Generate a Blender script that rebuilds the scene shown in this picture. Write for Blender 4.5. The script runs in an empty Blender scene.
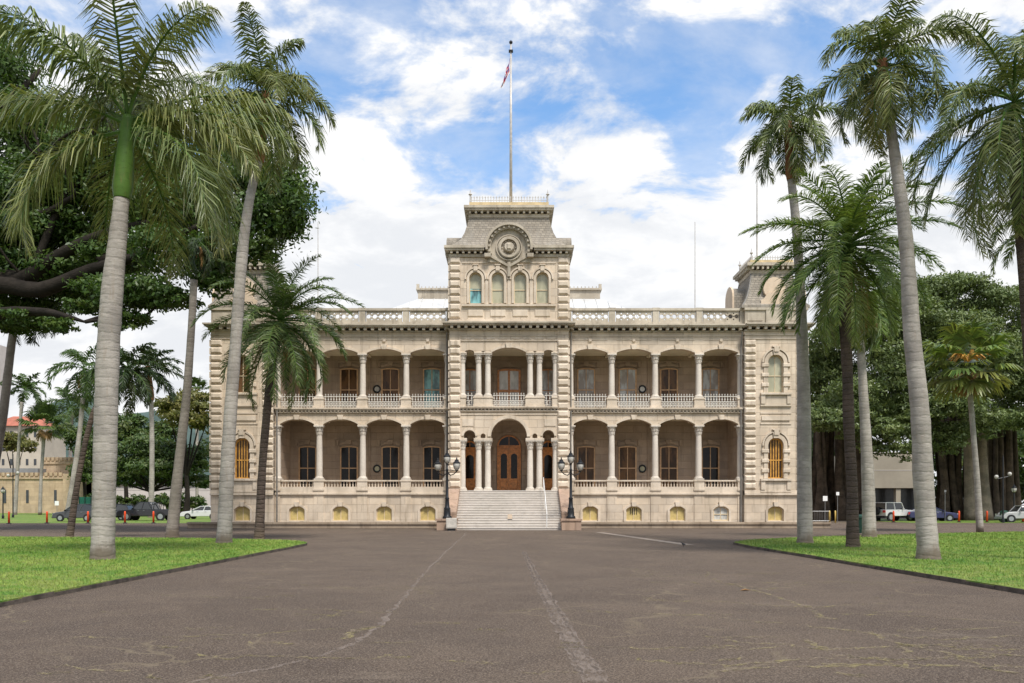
import bpy, bmesh, math, random
import numpy as np
from mathutils import Vector, Matrix
R = math.radians
random.seed(7); rng = np.random.default_rng(11)
scn = bpy.context.scene
COL = scn.collection
F = 796.4; CX = 509.0; HY = 504.5; CAMY = -57.0; CAMZ = 1.65

# ------------------------------------------------------------------ camera
cam_d = bpy.data.cameras.new('camera'); cam = bpy.data.objects.new('camera', cam_d); COL.objects.link(cam)
cam.location = (0, CAMY, CAMZ); cam.rotation_euler = (R(90), 0, 0)
cam_d.sensor_width = 36; cam_d.lens = 28.0
cam_d.shift_x = 3/1024; cam_d.shift_y = 163/1024
cam_d.clip_start = 0.1; cam_d.clip_end = 20000
scn.camera = cam

# ------------------------------------------------------------------ light
SUN_EL, SUN_AZ = 58, 26          # azimuth measured from behind the camera towards the right
sd = bpy.data.lights.new('sun', 'SUN'); sd.energy = 3.1; sd.angle = R(13); sd.color = (1, .945, .87)
so = bpy.data.objects.new('sun', sd); COL.objects.link(so)
to_sun = Vector((math.sin(R(SUN_AZ))*math.cos(R(SUN_EL)), -math.cos(R(SUN_AZ))*math.cos(R(SUN_EL)), math.sin(R(SUN_EL))))
so.rotation_euler = to_sun.to_track_quat('Z', 'Y').to_euler()
so.location = (20, -60, 60)
scn.view_settings.view_transform = 'Standard'; scn.view_settings.look = 'None'
scn.view_settings.exposure = 0.58; scn.view_settings.gamma = 1; scn.view_settings.use_curve_mapping = False

class NT:
    """short-hand for node trees"""
    def __init__(s, tree): s.t = tree; s.n = tree.nodes; s.l = tree.links
    def add(s, typ, ins=None, **kw):
        nd = s.n.new(typ)
        for k, v in kw.items(): setattr(nd, k, v)
        for k, v in (ins or {}).items(): s.put(nd.inputs[k], v)
        return nd
    def put(s, sock, v):
        if isinstance(v, bpy.types.NodeSocket): s.l.new(v, sock)
        else: sock.default_value = v
    def math(s, op, a, b=0.0, c=None, clamp=False):
        nd = s.add('ShaderNodeMath', {0: a, 1: b}, operation=op, use_clamp=clamp)
        if c is not None: s.put(nd.inputs[2], c)
        return nd.outputs[0]
    def mix(s, f, a, b, blend='MIX'):
        nd = s.add('ShaderNodeMix', data_type='RGBA', blend_type=blend)
        s.put(nd.inputs[0], f); s.put(nd.inputs[6], a if isinstance(a, bpy.types.NodeSocket) else tuple(a[:3])+(1,))
        s.put(nd.inputs[7], b if isinstance(b, bpy.types.NodeSocket) else tuple(b[:3])+(1,))
        return nd.outputs[2]
    def ramp(s, v, a, b, c=0.0, d=1.0, smooth=True):
        nd = s.add('ShaderNodeMapRange', {0: v, 1: a, 2: b, 3: c, 4: d}, interpolation_type='SMOOTHSTEP' if smooth else 'LINEAR')
        return nd.outputs[0]
    def noise(s, vec, scale, detail=4, rough=.55, dist=0.0):
        return s.add('ShaderNodeTexNoise', {'Vector': vec, 'Scale': scale, 'Detail': detail, 'Roughness': rough, 'Distortion': dist}).outputs[0]
    def vmul(s, vec, k, off=(0, 0, 0)):
        nd = s.add('ShaderNodeMapping', {'Vector': vec, 'Scale': k, 'Location': off}); return nd.outputs[0]

w = bpy.data.worlds.new('World'); scn.world = w; w.use_nodes = True
T = NT(w.node_tree); T.n.clear()
sky = T.add('ShaderNodeTexSky', sky_type='NISHITA', sun_disc=False, sun_elevation=R(SUN_EL), sun_rotation=R(180-SUN_AZ),
            air_density=1.0, dust_density=.6, ozone_density=2.2)
tc = T.add('ShaderNodeTexCoord').outputs['Generated']
sp = T.add('ShaderNodeSeparateXYZ', {0: tc}).outputs
den = T.math('ADD', T.math('MAXIMUM', sp[2], 0.0), .32)
u = T.math('DIVIDE', sp[0], den); v = T.math('DIVIDE', sp[1], den)
pv = T.add('ShaderNodeCombineXYZ', {0: u, 1: v, 2: 3.7}).outputs[0]
n1 = T.noise(T.vmul(pv, (1, 1.25, 1), (2.9, 1.55, 0)), 4.6, 10, .60, .35)
n2 = T.noise(T.vmul(pv, (1, 1.3, 1), (7.1, 2.2, 4)), 4.2, 6, .6, .3)
bias = T.ramp(sp[2], .25, .42, .24, -.01)
m = T.ramp(T.math('ADD', n1, bias), .43, .61)
m = T.math('ADD', m, T.math('MULTIPLY', T.ramp(n2, .32, .66), .42), clamp=True)
shade = T.ramp(T.math('ADD', T.math('MULTIPLY', n1, .5), T.math('MULTIPLY', n2, .5)), .42, .62)
ccol = T.mix(shade, (5.7, 5.85, 6.1), (7.3, 7.3, 7.3))
skyb = T.mix(1.0, sky.outputs[0], (1.35, 1.62, 1.72), 'MULTIPLY')
fin = T.mix(m, skyb, ccol)
bg = T.add('ShaderNodeBackground', {'Color': fin, 'Strength': 0.10})
T.l.new(bg.outputs[0], T.add('ShaderNodeOutputWorld').inputs[0])

# ------------------------------------------------------------------ materials
def mat(name):
    m_ = bpy.data.materials.new(name); m_.use_nodes = True
    t = NT(m_.node_tree); t.n.clear()
    b = t.add('ShaderNodeBsdfPrincipled'); o = t.add('ShaderNodeOutputMaterial'); t.l.new(b.outputs[0], o.inputs[0])
    return m_, t, b
def bump(t, b, h, dist=.02, strength=1.0):
    nd = t.add('ShaderNodeBump', {'Height': h, 'Distance': dist, 'Strength': strength}); t.l.new(nd.outputs[0], b.inputs['Normal'])
def wpos(t): return t.add('ShaderNodeNewGeometry').outputs['Position']
def simple(name, col, rough=.6, metal=0.0, var=.12, scale=3.0, bmp=0.0, spec=.4):
    m_, t, b = mat(name)
    n = t.noise(wpos(t), scale, 5, .6)
    k = t.ramp(n, .3, .7, 1-var, 1+var)
    c = t.mix(1.0, tuple(col)+(1,), t.add('ShaderNodeCombineColor', {0: k, 1: k, 2: k}).outputs[0], 'MULTIPLY')
    t.put(b.inputs['Base Color'], c); b.inputs['Roughness'].default_value = rough; b.inputs['Metallic'].default_value = metal
    b.inputs['Specular IOR Level'].default_value = spec
    if bmp: bump(t, b, t.noise(wpos(t), 25, 4), bmp)
    return m_
def stone(name, col, dark, bricks=True, rough=.85, joint=.7, rowh=.545, bw=1.25, stain=.65):
    m_, t, b = mat(name); p = wpos(t)
    s = t.add('ShaderNodeSeparateXYZ', {0: p}).outputs
    n = t.noise(p, .55, 6, .62, .4); n2 = t.noise(p, 7, 5, .65)
    st = t.noise(t.vmul(p, (2.6, 2.6, .22)), 1.0, 5, .6)
    c = t.mix(t.ramp(n, .34, .68), dark, col)
    c = t.mix(t.ramp(n2, .45, .75, 0, .35), c, tuple(x*.72 for x in col))
    c = t.mix(t.ramp(st, .5, .74, 0, stain), c, tuple(x*y for x, y in zip(dark, (.55, .53, .5))))
    h = n2
    if bricks:
        bv = t.add('ShaderNodeCombineXYZ', {0: t.math('ADD', s[0], s[1]), 1: s[2], 2: 0.0}).outputs[0]
        br = t.add('ShaderNodeTexBrick', {'Vector': bv, 'Color1': (.86, .86, .86, 1), 'Color2': (1.08, 1.05, 1.0, 1), 'Mortar': (joint, joint*.95, joint*.9, 1),
              'Scale': 1.0, 'Mortar Size': .014, 'Mortar Smooth': .3, 'Brick Width': bw, 'Row Height': rowh})
        c = t.mix(.75, c, t.mix(1.0, c, br.outputs[0], 'MULTIPLY'))
        h = t.math('SUBTRACT', t.math('MULTIPLY', n2, .3), br.outputs[1])
    t.put(b.inputs['Base Color'], c); b.inputs['Roughness'].default_value = rough; b.inputs['Specular IOR Level'].default_value = .2
    bump(t, b, h, .012)
    return m_
M = {}
M['stone'] = stone('facade_stone', (.68, .575, .455), (.53, .44, .34), True, joint=.70)
M['plaster'] = stone('plaster_trim', (.70, .595, .475), (.52, .435, .335), False)
M['cement'] = stone('grey_cement', (.55, .485, .385), (.37, .32, .25), False, stain=.6)
M['pink'] = stone('pink_stone', (.44, .31, .235), (.33, .24, .18), True, rowh=.5, bw=.9)
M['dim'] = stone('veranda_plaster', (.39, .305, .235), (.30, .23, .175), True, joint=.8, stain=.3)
M['column'] = stone('column_paint', (.66, .595, .51), (.56, .495, .42), False, .6, stain=.25)
M['step'] = stone('step_concrete', (.52, .47, .42), (.43, .39, .34), False, stain=.3)
M['roundel'] = stone('cream_plaster', (.66, .53, .40), (.56, .44, .32), False, stain=.15)
M['kerbwall'] = stone('kerb_stone', (.40, .32, .24), (.27, .21, .155), True, rowh=.42, bw=1.6)
def slate():
    m_, t, b = mat('slate_roof'); p = wpos(t); s = t.add('ShaderNodeSeparateXYZ', {0: p}).outputs
    bv = t.add('ShaderNodeCombineXYZ', {0: t.math('ADD', s[0], s[1]), 1: s[2], 2: 0.0}).outputs[0]
    br = t.add('ShaderNodeTexBrick', {'Vector': bv, 'Color1': (.24, .21, .17, 1), 'Color2': (.33, .29, .235, 1), 'Mortar': (.15, .135, .115, 1), 'Scale': 1.0,
               'Mortar Size': .012, 'Brick Width': .3, 'Row Height': .18})
    n = t.noise(t.vmul(p, (1.5, 1.5, .3)), 1.2, 6, .6)
    t.put(b.inputs['Base Color'], t.mix(t.ramp(n, .4, .7, 0, .6), br.outputs[0], (.31, .285, .245))); b.inputs['Roughness'].default_value = .85; b.inputs['Specular IOR Level'].default_value = .12
    bump(t, b, t.math('SUBTRACT', 0.0, br.outputs[1]), .015); return m_
M['slate'] = slate()
M['metal_roof'] = simple('zinc_roof', (.60, .60, .59), .45, .2, .1, .8)
M['ledge'] = simple('ochre_ledge', (.55, .43, .24), .8, 0, .15, 2)
M['wood'] = simple('varnished_wood', (.46, .20, .07), .4, 0, .25, 5)
M['door_wood'] = simple('door_wood', (.47, .185, .05), .35, 0, .3, 6)
M['wood_pale'] = simple('tan_window_wood', (.50, .315, .175), .5, 0, .2, 4)
M['cream_frame'] = simple('cream_frame', (.62, .50, .33), .6, 0, .1, 4)
M['shutter'] = simple('yellow_shutter', (.50, .385, .15), .6, 0, .15, 4)
M['gold'] = simple('amber_shutter', (.55, .28, .055), .5, 0, .3, 4)
M['iron'] = simple('black_iron', (.018, .02, .023), .45, .3, .2, 5)
M['white_iron'] = simple('white_iron', (.60, .565, .50), .5, 0, .08, 5)
M['white'] = simple('white_paint', (.78, .78, .76), .5, 0, .05, 2)
M['ceil'] = simple('veranda_ceiling', (.68, .62, .48), .7, 0, .08, 1)
M['pole'] = simple('grey_pole_paint', (.48, .45, .41), .4, .2, .15, 4)
M['pipe'] = simple('downpipe_paint', (.20, .185, .165), .6, 0, .2, 4)
def glass(name, col, rough=.06, spec=.3, cloth=None):
    m_, t, b = mat(name); n = t.noise(t.vmul(wpos(t), (1.3, 1.3, .5)), 1.6, 4)
    c = t.mix(t.ramp(n, .42, .6), col, cloth or tuple(x*.5 for x in col))
    t.put(b.inputs['Base Color'], c); b.inputs['Roughness'].default_value = rough; b.inputs['Specular IOR Level'].default_value = spec
    bump(t, b, t.noise(wpos(t), 2.5, 2), .004); return m_
M['glass'] = glass('dark_glass', (.016, .012, .010), .08, .2)
M['glass_amber'] = glass('glass_over_amber_curtain', (.12, .062, .026), .15, .2, (.05, .028, .015))
M['glass_curtain_reflect'] = glass('curtain_glass_painted_reflection', (.44, .46, .46), .1, .4, (.26, .23, .20))  # grey curtain behind glass, pale bluish reflections painted into the colour
M['glass_teal'] = glass('teal_reflection_glass', (.20, .46, .48), .1, .5, (.06, .14, .15))  # cyan reflection painted as the glass colour
M['glass_blind'] = glass('glass_over_blind', (.33, .32, .22), .15, .6, (.42, .40, .28))
M['glass_pale'] = glass('pale_glass', (.56, .56, .53), .1, .5, (.38, .37, .34))
def lampglass():
    m_, t, b = mat('frosted_lamp_glass'); b.inputs['Base Color'].default_value = (.62, .60, .54, 1); b.inputs['Roughness'].default_value = .25
    b.inputs['Transmission Weight'].default_value = .35; return m_
M['lampglass'] = lampglass()
def asphalt():
    m_, t, b = mat('worn_asphalt'); p = wpos(t)
    s = t.add('ShaderNodeSeparateXYZ', {0: p}).outputs
    big = t.noise(p, .28, 7, .68, .8); mid = t.noise(p, 1.1, 6, .65, .6); fine = t.noise(p, 45, 3, .7); grit = t.noise(p, 140, 2, .7)
    c = t.mix(t.ramp(big, .32, .68), (.056, .037, .026), (.108, .077, .054))
    c = t.mix(t.ramp(mid, .38, .72, 0, .5), c, (.05, .036, .028))
    c = t.mix(t.ramp(fine, .50, .64, 0, .7), c, (.25, .20, .155))
    c = t.mix(t.ramp(grit, .52, .68, 0, .7), c, (.32, .26, .21))
    c = t.mix(t.ramp(fine, .48, .36, 0, .75), c, (.04, .032, .028))
    # fine crazing
    vd = t.add('ShaderNodeTexVoronoi', {'Vector': t.add('ShaderNodeVectorMath', {0: p, 1: t.vmul(t.add('ShaderNodeTexNoise', {'Vector': p, 'Scale': .9, 'Detail': 4}).outputs[1], (1.6, 1.6, 0))}, operation='ADD').outputs[0], 'Scale': .42}, feature='DISTANCE_TO_EDGE').outputs[0]
    ck = t.math('MULTIPLY', t.ramp(vd, .0, .016, 1, 0), t.ramp(t.noise(p, .30, 3), .52, .6))
    c = t.mix(t.math('MULTIPLY', ck, .45), c, (.23, .185, .12))
    pt = t.noise(t.vmul(p, (.35, 1.5, 1)), .8, 4, .6)
    c = t.mix(t.math('MULTIPLY', t.ramp(pt, .62, .72), .22), c, (.26, .21, .16))
    t.put(b.inputs['Base Color'], c); b.inputs['Roughness'].default_value = .9; b.inputs['Specular IOR Level'].default_value = .25
    bump(t, b, t.math('ADD', t.math('MULTIPLY', fine, .6), grit), .012); return m_
M['asphalt'] = asphalt()
def crackmat():
    m_, t, b = mat('mossy_crack'); p = wpos(t)
    n = t.noise(p, 3.2, 5, .7); f = t.noise(p, 26, 4, .75)
    t.put(b.inputs['Base Color'], t.mix(t.ramp(n, .42, .6), (.28, .22, .15), (.27, .225, .10))); b.inputs['Roughness'].default_value = .95
    t.put(b.inputs['Alpha'], t.ramp(t.math('ADD', f, t.math('MULTIPLY', n, .55)), .66, .88, 0, .62)); return m_
M['crack'] = crackmat()
def seammat():
    m_, t, b = mat('worn_seam'); p = wpos(t); f = t.noise(t.vmul(p, (1, .3, 1)), 16, 5, .75); n = t.noise(p, 1.2, 4, .7)
    t.put(b.inputs['Base Color'], (.25, .20, .165, 1)); b.inputs['Roughness'].default_value = .95
    t.put(b.inputs['Alpha'], t.ramp(t.math('ADD', f, t.math('MULTIPLY', n, .5)), .58, .86, 0, .55)); return m_
M['seam'] = seammat()
def grassmat(name, blade=False):
    m_, t, b = mat(name); p = wpos(t)
    n = t.noise(p, .35, 5, .6); n2 = t.noise(p, 3.0, 5, .65); n3 = t.noise(t.vmul(p, (1, .45, 1)), 60, 3, .7)
    c = t.mix(t.ramp(n, .35, .65), (.078, .178, .022), (.135, .245, .036))
    c = t.mix(t.ramp(t.math('ADD', n2, t.math('MULTIPLY', n, .4)), .58, .82, 0, .75), c, (.27, .28, .075))
    if blade:
        ri = t.add('ShaderNodeNewGeometry').outputs['Random Per Island']
        c = t.mix(t.ramp(ri, 0, 1, 0, .55, False), c, (.21, .34, .055))
    else:
        c = t.mix(t.ramp(n3, .35, .6, .55, 0), c, (.04, .085, .012)); bump(t, b, n3, .03)
    t.put(b.inputs['Base Color'], c); b.inputs['Roughness'].default_value = .7; b.inputs['Specular IOR Level'].default_value = .2
    return m_
M['lawn'] = grassmat('lawn_turf'); M['blade'] = grassmat('grass_blades', True)
M['soil'] = simple('dark_soil', (.10, .075, .05), .95, 0, .35, .6, .02)  # dark brown earth, mottled at random
M['kerb'] = simple('dark_kerb', (.085, .068, .055), .9, 0, .45, 3, .02)
M['gutter'] = simple('pale_concrete', (.25, .205, .165), .9, 0, .25, 2)
def leaf(name, a, bcol, dead=(.34, .22, .07), trans=.25, rough=.45):
    m_, t, b = mat(name)
    ri = t.add('ShaderNodeNewGeometry').outputs['Random Per Island']
    at = t.add('ShaderNodeAttribute', attribute_name='tint').outputs['Fac']
    c = t.mix(ri, a, bcol); c = t.mix(at, c, dead)
    t.put(b.inputs['Base Color'], c); b.inputs['Roughness'].default_value = rough; b.inputs['Specular IOR Level'].default_value = .35
    tr = t.add('ShaderNodeBsdfTranslucent', {'Color': t.mix(1.0, c, (1.25, 1.3, .6), 'MULTIPLY')})
    mx = t.add('ShaderNodeMixShader', {0: trans, 1: b.outputs[0], 2: tr.outputs[0]})
    t.l.new(mx.outputs[0], t.n['Material Output'].inputs[0] if 'Material Output' in t.n else [x for x in t.n if x.type == 'OUTPUT_MATERIAL'][0].inputs[0])
    return m_
M['royal_leaf'] = leaf('royal_palm_leaf', (.034, .064, .018), (.215, .26, .09), (.50, .37, .13), .2, .38)
M['date_leaf'] = leaf('date_palm_leaf', (.027, .055, .018), (.15, .215, .065), (.36, .24, .09), .2, .38)
M['bright_leaf'] = leaf('bright_palm_leaf', (.038, .080, .020), (.20, .29, .075), (.40, .28, .08), .25, .38)
M['dark_leaf'] = leaf('dark_palm_leaf', (.014, .030, .012), (.045, .075, .025), (.2, .13, .05))
M['pod_leaf'] = leaf('monkeypod_leaf', (.028, .062, .013), (.085, .15, .034), (.14, .18, .04), .3)
M['fig_leaf'] = leaf('fig_leaf', (.058, .092, .028), (.165, .215, .075), (.2, .23, .07), .22)
M['olive_leaf'] = leaf('olive_tree_leaf', (.07, .085, .02), (.17, .17, .045), (.25, .2, .06))
M['mid_leaf'] = leaf('mid_tree_leaf', (.03, .06, .014), (.085, .14, .035), (.16, .17, .05))
M['dead_leaf'] = leaf('dry_palm_leaf', (.22, .11, .04), (.34, .20, .08), (.4, .26, .12), .15, .7)
def trunkmat(name, a, bcol, ring=9.0, amt=.5, rough=.85, bmp=.02, patch=None):
    m_, t, b = mat(name); p = t.add('ShaderNodeTexCoord').outputs['Object']
    n = t.noise(p, 1.3, 5, .65); n2 = t.noise(t.vmul(p, (5, 5, 22)), 1.0, 4, .6); n3 = t.noise(t.vmul(p, (7, 7, 1.1)), 1.5, 4, .6)
    s = t.add('ShaderNodeSeparateXYZ', {0: p}).outputs
    zz = t.math('ADD', t.math('MULTIPLY', s[2], ring), t.math('MULTIPLY', n, 9.0))
    sw = t.math('POWER', t.math('MULTIPLY_ADD', t.math('SINE', zz), .5, .5), 6.0)
    c = t.mix(t.ramp(n, .35, .65), a, bcol); c = t.mix(t.math('MULTIPLY', sw, amt), c, tuple(x*.55 for x in a))
    c = t.mix(t.ramp(n2, .5, .72, 0, .5), c, tuple(x*.62 for x in bcol)); c = t.mix(t.ramp(n3, .52, .75, 0, .45), c, patch or tuple(x*.7 for x in a))
    dirt = t.math('MULTIPLY', t.ramp(t.math('ADD', s[2], t.math('MULTIPLY', n, -1.1)), -.45, .12, 1, 0), .75)
    c = t.mix(dirt, c, (.13, .10, .07))
    t.put(b.inputs['Base Color'], c); b.inputs['Roughness'].default_value = rough; b.inputs['Specular IOR Level'].default_value = .15
    bump(t, b, t.math('SUBTRACT', n2, t.math('MULTIPLY', sw, amt*1.5)), bmp); return m_
M['royal_trunk'] = trunkmat('royal_palm_trunk', (.38, .345, .305), (.25, .225, .20), 24, .30, .85, .014, (.25, .20, .155))
M['brown_trunk'] = trunkmat('brown_grey_palm_trunk', (.26, .225, .19), (.18, .155, .13), 26, .2)
M['date_trunk'] = trunkmat('date_palm_trunk', (.115, .085, .068), (.065, .05, .042), 30, .3, .95, .05)
M['shaft'] = trunkmat('green_crownshaft', (.085, .16, .032), (.06, .115, .022), 3, .1, .4, .003, (.20, .15, .05))
M['rust_shaft'] = trunkmat('rusty_crownshaft', (.30, .135, .065), (.22, .10, .05), 14, .4, .8, .01)
M['bark'] = trunkmat('dark_bark', (.032, .026, .021), (.018, .015, .012), 2, .1, .95, .04)
M['fig_bark'] = trunkmat('fig_bark', (.13, .098, .072), (.065, .05, .038), 1, .1, .95, .05, (.04, .032, .027))
M['fig_bark_pale'] = trunkmat('pale_fig_bark', (.30, .245, .19), (.18, .15, .115), 1, .1, .95, .04)
M['sandstone'] = stone('coral_block', (.52, .40, .27), (.40, .30, .20), True, rowh=.8, bw=1.8)
M['beige'] = simple('beige_render', (.46, .41, .33), .9, 0, .1, .2)
M['shade_render'] = simple('shaded_beige_render', (.30, .265, .205), .9, 0, .12, .3)  # beige render darkened, shade under the trees put into its colour
M['box_grey'] = simple('weathered_grey_metal', (.50, .465, .41), .6, 0, .15, 4)
M['apart'] = simple('grey_beige_concrete', (.50, .46, .42), .9, 0, .08, .2)
M['red_tile'] = simple('red_roof_tile', (.36, .12, .075), .8, 0, .2, .5)
M['grey_roof'] = simple('grey_roof', (.20, .20, .20), .8, 0, .15, .4)
M['hill'] = simple('wooded_hillside', (.055, .085, .075), .95, 0, .35, .01)
M['win_dark'] = simple('dark_window', (.05, .055, .06), .2, 0, .2, 1)
M['orange'] = simple('orange_plastic', (.80, .085, .02), .45, 0, .06, 3)
M['green_bin'] = simple('green_plastic', (.012, .05, .03), .45, 0, .1, 3)
M['green_fence'] = simple('green_mesh', (.012, .11, .07), .8, 0, .15, 1)
M['yellow'] = simple('yellow_paint', (.62, .44, .12), .5, 0, .1, 3)
M['steel'] = simple('grey_steel', (.24, .24, .24), .4, .5, .1, 3)
M['tyre'] = simple('rubber', (.016, .016, .017), .8, 0, .1, 5)
M['rim'] = simple('alloy', (.42, .43, .45), .35, .7, .05, 3)
M['carglass'] = simple('car_glass', (.02, .023, .026), .05, 0, .1, 1, 0, .8)
M['tail'] = simple('red_lamp_plastic', (.55, .015, .012), .3, 0, .05, 3)
M['headlamp'] = simple('clear_lamp_plastic', (.7, .7, .68), .15, 0, .05, 3)
def paint(name, col): 
    m_ = simple(name, col, .28, .15, .03, 1); b = [x for x in m_.node_tree.nodes if x.type == 'BSDF_PRINCIPLED'][0]
    b.inputs['Coat Weight'].default_value = .6; b.inputs['Coat Roughness'].default_value = .06; return m_
M['car_grey'] = paint('grey_car_paint', (.055, .057, .062)); M['car_black'] = paint('black_car_paint', (.018, .017, .019))
M['car_white'] = paint('white_car_paint', (.68, .68, .67)); M['car_blue'] = paint('blue_car_paint', (.018, .022, .085)); M['car_silver'] = paint('silver_car_paint', (.40, .40, .39))
M['bird'] = simple('bird_plumage', (.05, .048, .05), .8, 0, .3, 40)
def flagmat():
    m_, t, b = mat('striped_flag'); z = t.add('ShaderNodeSeparateXYZ', {0: t.add('ShaderNodeTexCoord').outputs['UV']}).outputs
    k = t.math('FLOOR', t.math('MULTIPLY', z[1], 7.99)); r = t.math('MODULO', k, 3.0)
    c = t.mix(t.math('COMPARE', r, 1.0, .2), t.mix(t.math('COMPARE', r, 2.0, .2), (.75, .75, .75), (.04, .05, .25)), (.55, .03, .04))
    can = t.math('MULTIPLY', t.math('LESS_THAN', z[0], .42), t.math('GREATER_THAN', z[1], .5))
    c = t.mix(can, c, (.05, .05, .24))
    cr = t.math('MAXIMUM', t.math('COMPARE', z[0], .21, .045), t.math('COMPARE', z[1], .75, .06))
    c = t.mix(t.math('MULTIPLY', can, cr), c, (.6, .04, .05))
    t.put(b.inputs['Base Color'], c); b.inputs['Roughness'].default_value = .8; return m_
M['flag'] = flagmat()

# ------------------------------------------------------------------ mesh helpers
class MB:
    def __init__(s): s.v = []; s.f = []; s.m = []; s.mi = 0; s.sm = []; s.smooth = False
    def _f(s, *idx): s.f.append(tuple(idx)); s.m.append(s.mi); s.sm.append(s.smooth)
    def box(s, x0, x1, y0, y1, z0, z1):
        b = len(s.v)
        s.v += [(x0, y0, z0), (x1, y0, z0), (x1, y1, z0), (x0, y1, z0), (x0, y0, z1), (x1, y0, z1), (x1, y1, z1), (x0, y1, z1)]
        for q in ((0, 3, 2, 1), (4, 5, 6, 7), (0, 1, 5, 4), (1, 2, 6, 5), (2, 3, 7, 6), (3, 0, 4, 7)): s._f(*(b+i for i in q))
        return s
    def cbox(s, x0, x1, y0, y1, z0, z1, c=.05):
        """box with chamfered front (low y) and side edges"""
        b = len(s.v)
        s.v += [(x0+c, y0, z0+c), (x1-c, y0, z0+c), (x1-c, y0, z1-c), (x0+c, y0, z1-c), (x0, y0+c, z0), (x1, y0+c, z0), (x1, y0+c, z1), (x0, y0+c, z1),
                (x0, y1, z0), (x1, y1, z0), (x1, y1, z1), (x0, y1, z1)]
        for q in ((0, 1, 2, 3), (4, 5, 1, 0), (5, 6, 2, 1), (6, 7, 3, 2), (7, 4, 0, 3), (8, 9, 5, 4), (9, 10, 6, 5), (10, 11, 7, 6), (11, 8, 4, 7)): s._f(*(b+i for i in q))
        return s
    def prism(s, pts, y0, y1):
        """polygon in x,z extruded along y"""
        b = len(s.v); n = len(pts)
        s.v += [(x, y0, z) for x, z in pts]+[(x, y1, z) for x, z in pts]
        s._f(*(b+i for i in range(n))); s._f(*(b+n+i for i in reversed(range(n))))
        for i in range(n): j = (i+1) % n; s._f(b+j, b+i, b+n+i, b+n+j)
        return s
    def slab(s, pts, z0, z1):
        b = len(s.v); n = len(pts)
        s.v += [(x, y, z1) for x, y in pts]+[(x, y, z0) for x, y in pts]
        s._f(*(b+i for i in range(n)))
        for i in range(n): j = (i+1) % n; s._f(b+j, b+i, b+n+i, b+n+j)
        return s
    def lathe(s, prof, c=(0, 0, 0), n=16, axis='z', cap=True):
        b = len(s.v); k = len(prof)
        for r, h in prof:
            for i in range(n):
                a = 2*math.pi*i/n; p = (r*math.cos(a), r*math.sin(a), h)
                if axis == 'y': p = (p[0], p[2], p[1])
                if axis == 'x': p = (p[2], p[0], p[1])
                s.v.append((c[0]+p[0], c[1]+p[1], c[2]+p[2]))
        for j in range(k-1):
            for i in range(n):
                i2 = (i+1) % n; s._f(b+j*n+i, b+j*n+i2, b+(j+1)*n+i2, b+(j+1)*n+i)
        if cap: s._f(*(b+i for i in reversed(range(n)))); s._f(*(b+(k-1)*n+i for i in range(n)))
        return s
    def tube(s, pts, rad, n=8, cap=True, flute=0):
        P = [Vector(p) for p in pts]; b = len(s.v); m_ = len(P)
        if not hasattr(rad, '__len__'): rad = [rad]*m_
        ref = Vector((0, 0, 1)) if abs((P[-1]-P[0]).normalized().z) < .8 else Vector((0, 1, 0))
        for k in range(m_):
            t = (P[min(k+1, m_-1)]-P[max(k-1, 0)]).normalized()
            a = t.cross(ref).normalized(); c = t.cross(a).normalized()
            for i in range(n):
                th = 2*math.pi*i/n; r = rad[k]*(1+(flute*math.sin(th*3+k*.4)+flute*.6*math.sin(th*7+1) if flute else 0))
                s.v.append(tuple(P[k]+a*(math.cos(th)*r)+c*(math.sin(th)*r)))
        for k in range(m_-1):
            for i in range(n):
                i2 = (i+1) % n; s._f(b+k*n+i, b+(k+1)*n+i, b+(k+1)*n+i2, b+k*n+i2)
        if cap: s._f(*(b+i for i in range(n))); s._f(*(b+(m_-1)*n+i for i in reversed(range(n))))
        return s
    def merge(s, o, off=(0, 0, 0)):
        b = len(s.v); s.v += [(x+off[0], y+off[1], z+off[2]) for x, y, z in o.v]; s.f += [tuple(b+i for i in q) for q in o.f]
        s.m += o.m; s.sm += o.sm; return s
    def mesh(s, name, mats):
        me = bpy.data.meshes.new(name); me.from_pydata(s.v, [], s.f)
        for mm in (mats if isinstance(mats, (list, tuple)) else [mats]): me.materials.append(mm)
        me.polygons.foreach_set('material_index', s.m); me.polygons.foreach_set('use_smooth', s.sm)
        me.validate(); me.update()
        bm = bmesh.new(); bm.from_mesh(me); bmesh.ops.recalc_face_normals(bm, faces=bm.faces); bm.to_mesh(me); bm.free()
        return me
    def build(s, name, mats, parent=None, loc=(0, 0, 0), rz=0, bevel=0):
        return link(name, s.mesh(name, mats), parent, loc, rz, bevel)
def link(name, me, parent=None, loc=(0, 0, 0), rz=0, bevel=0):
    o = bpy.data.objects.new(name, me); COL.objects.link(o); o.location = loc; o.rotation_euler = (0, 0, rz)
    if parent is not None: o.parent = parent
    if bevel:
        md = o.modifiers.new('bevel', 'BEVEL'); md.width = bevel; md.segments = 2; md.limit_method = 'ANGLE'; md.angle_limit = R(35)
    return o
def tag(o, label, cat, group=None):
    o['label'] = label; o['category'] = cat
    if group: o['group'] = group
    return o
def thing(name, label, cat, loc=(0, 0, 0), rz=0, group=None):
    o = bpy.data.objects.new(name, None); COL.objects.link(o); o.location = loc; o.rotation_euler = (0, 0, rz); o.empty_display_size = .3
    return tag(o, label, cat, group)
def struct(o, kind='structure'): o['kind'] = kind; return o
def copy_tree(o, parent=None, loc=None, rz=None):
    c = o.copy(); COL.objects.link(c)
    if parent is not None: c.parent = parent
    if loc is not None: c.location = loc
    if rz is not None: c.rotation_euler = (0, 0, rz)
    for ch in list(o.children): copy_tree(ch, c)
    return c
def at(px, depth, z=0.0): return Vector(((px-CX)*depth/F, CAMY+depth, z))
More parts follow.
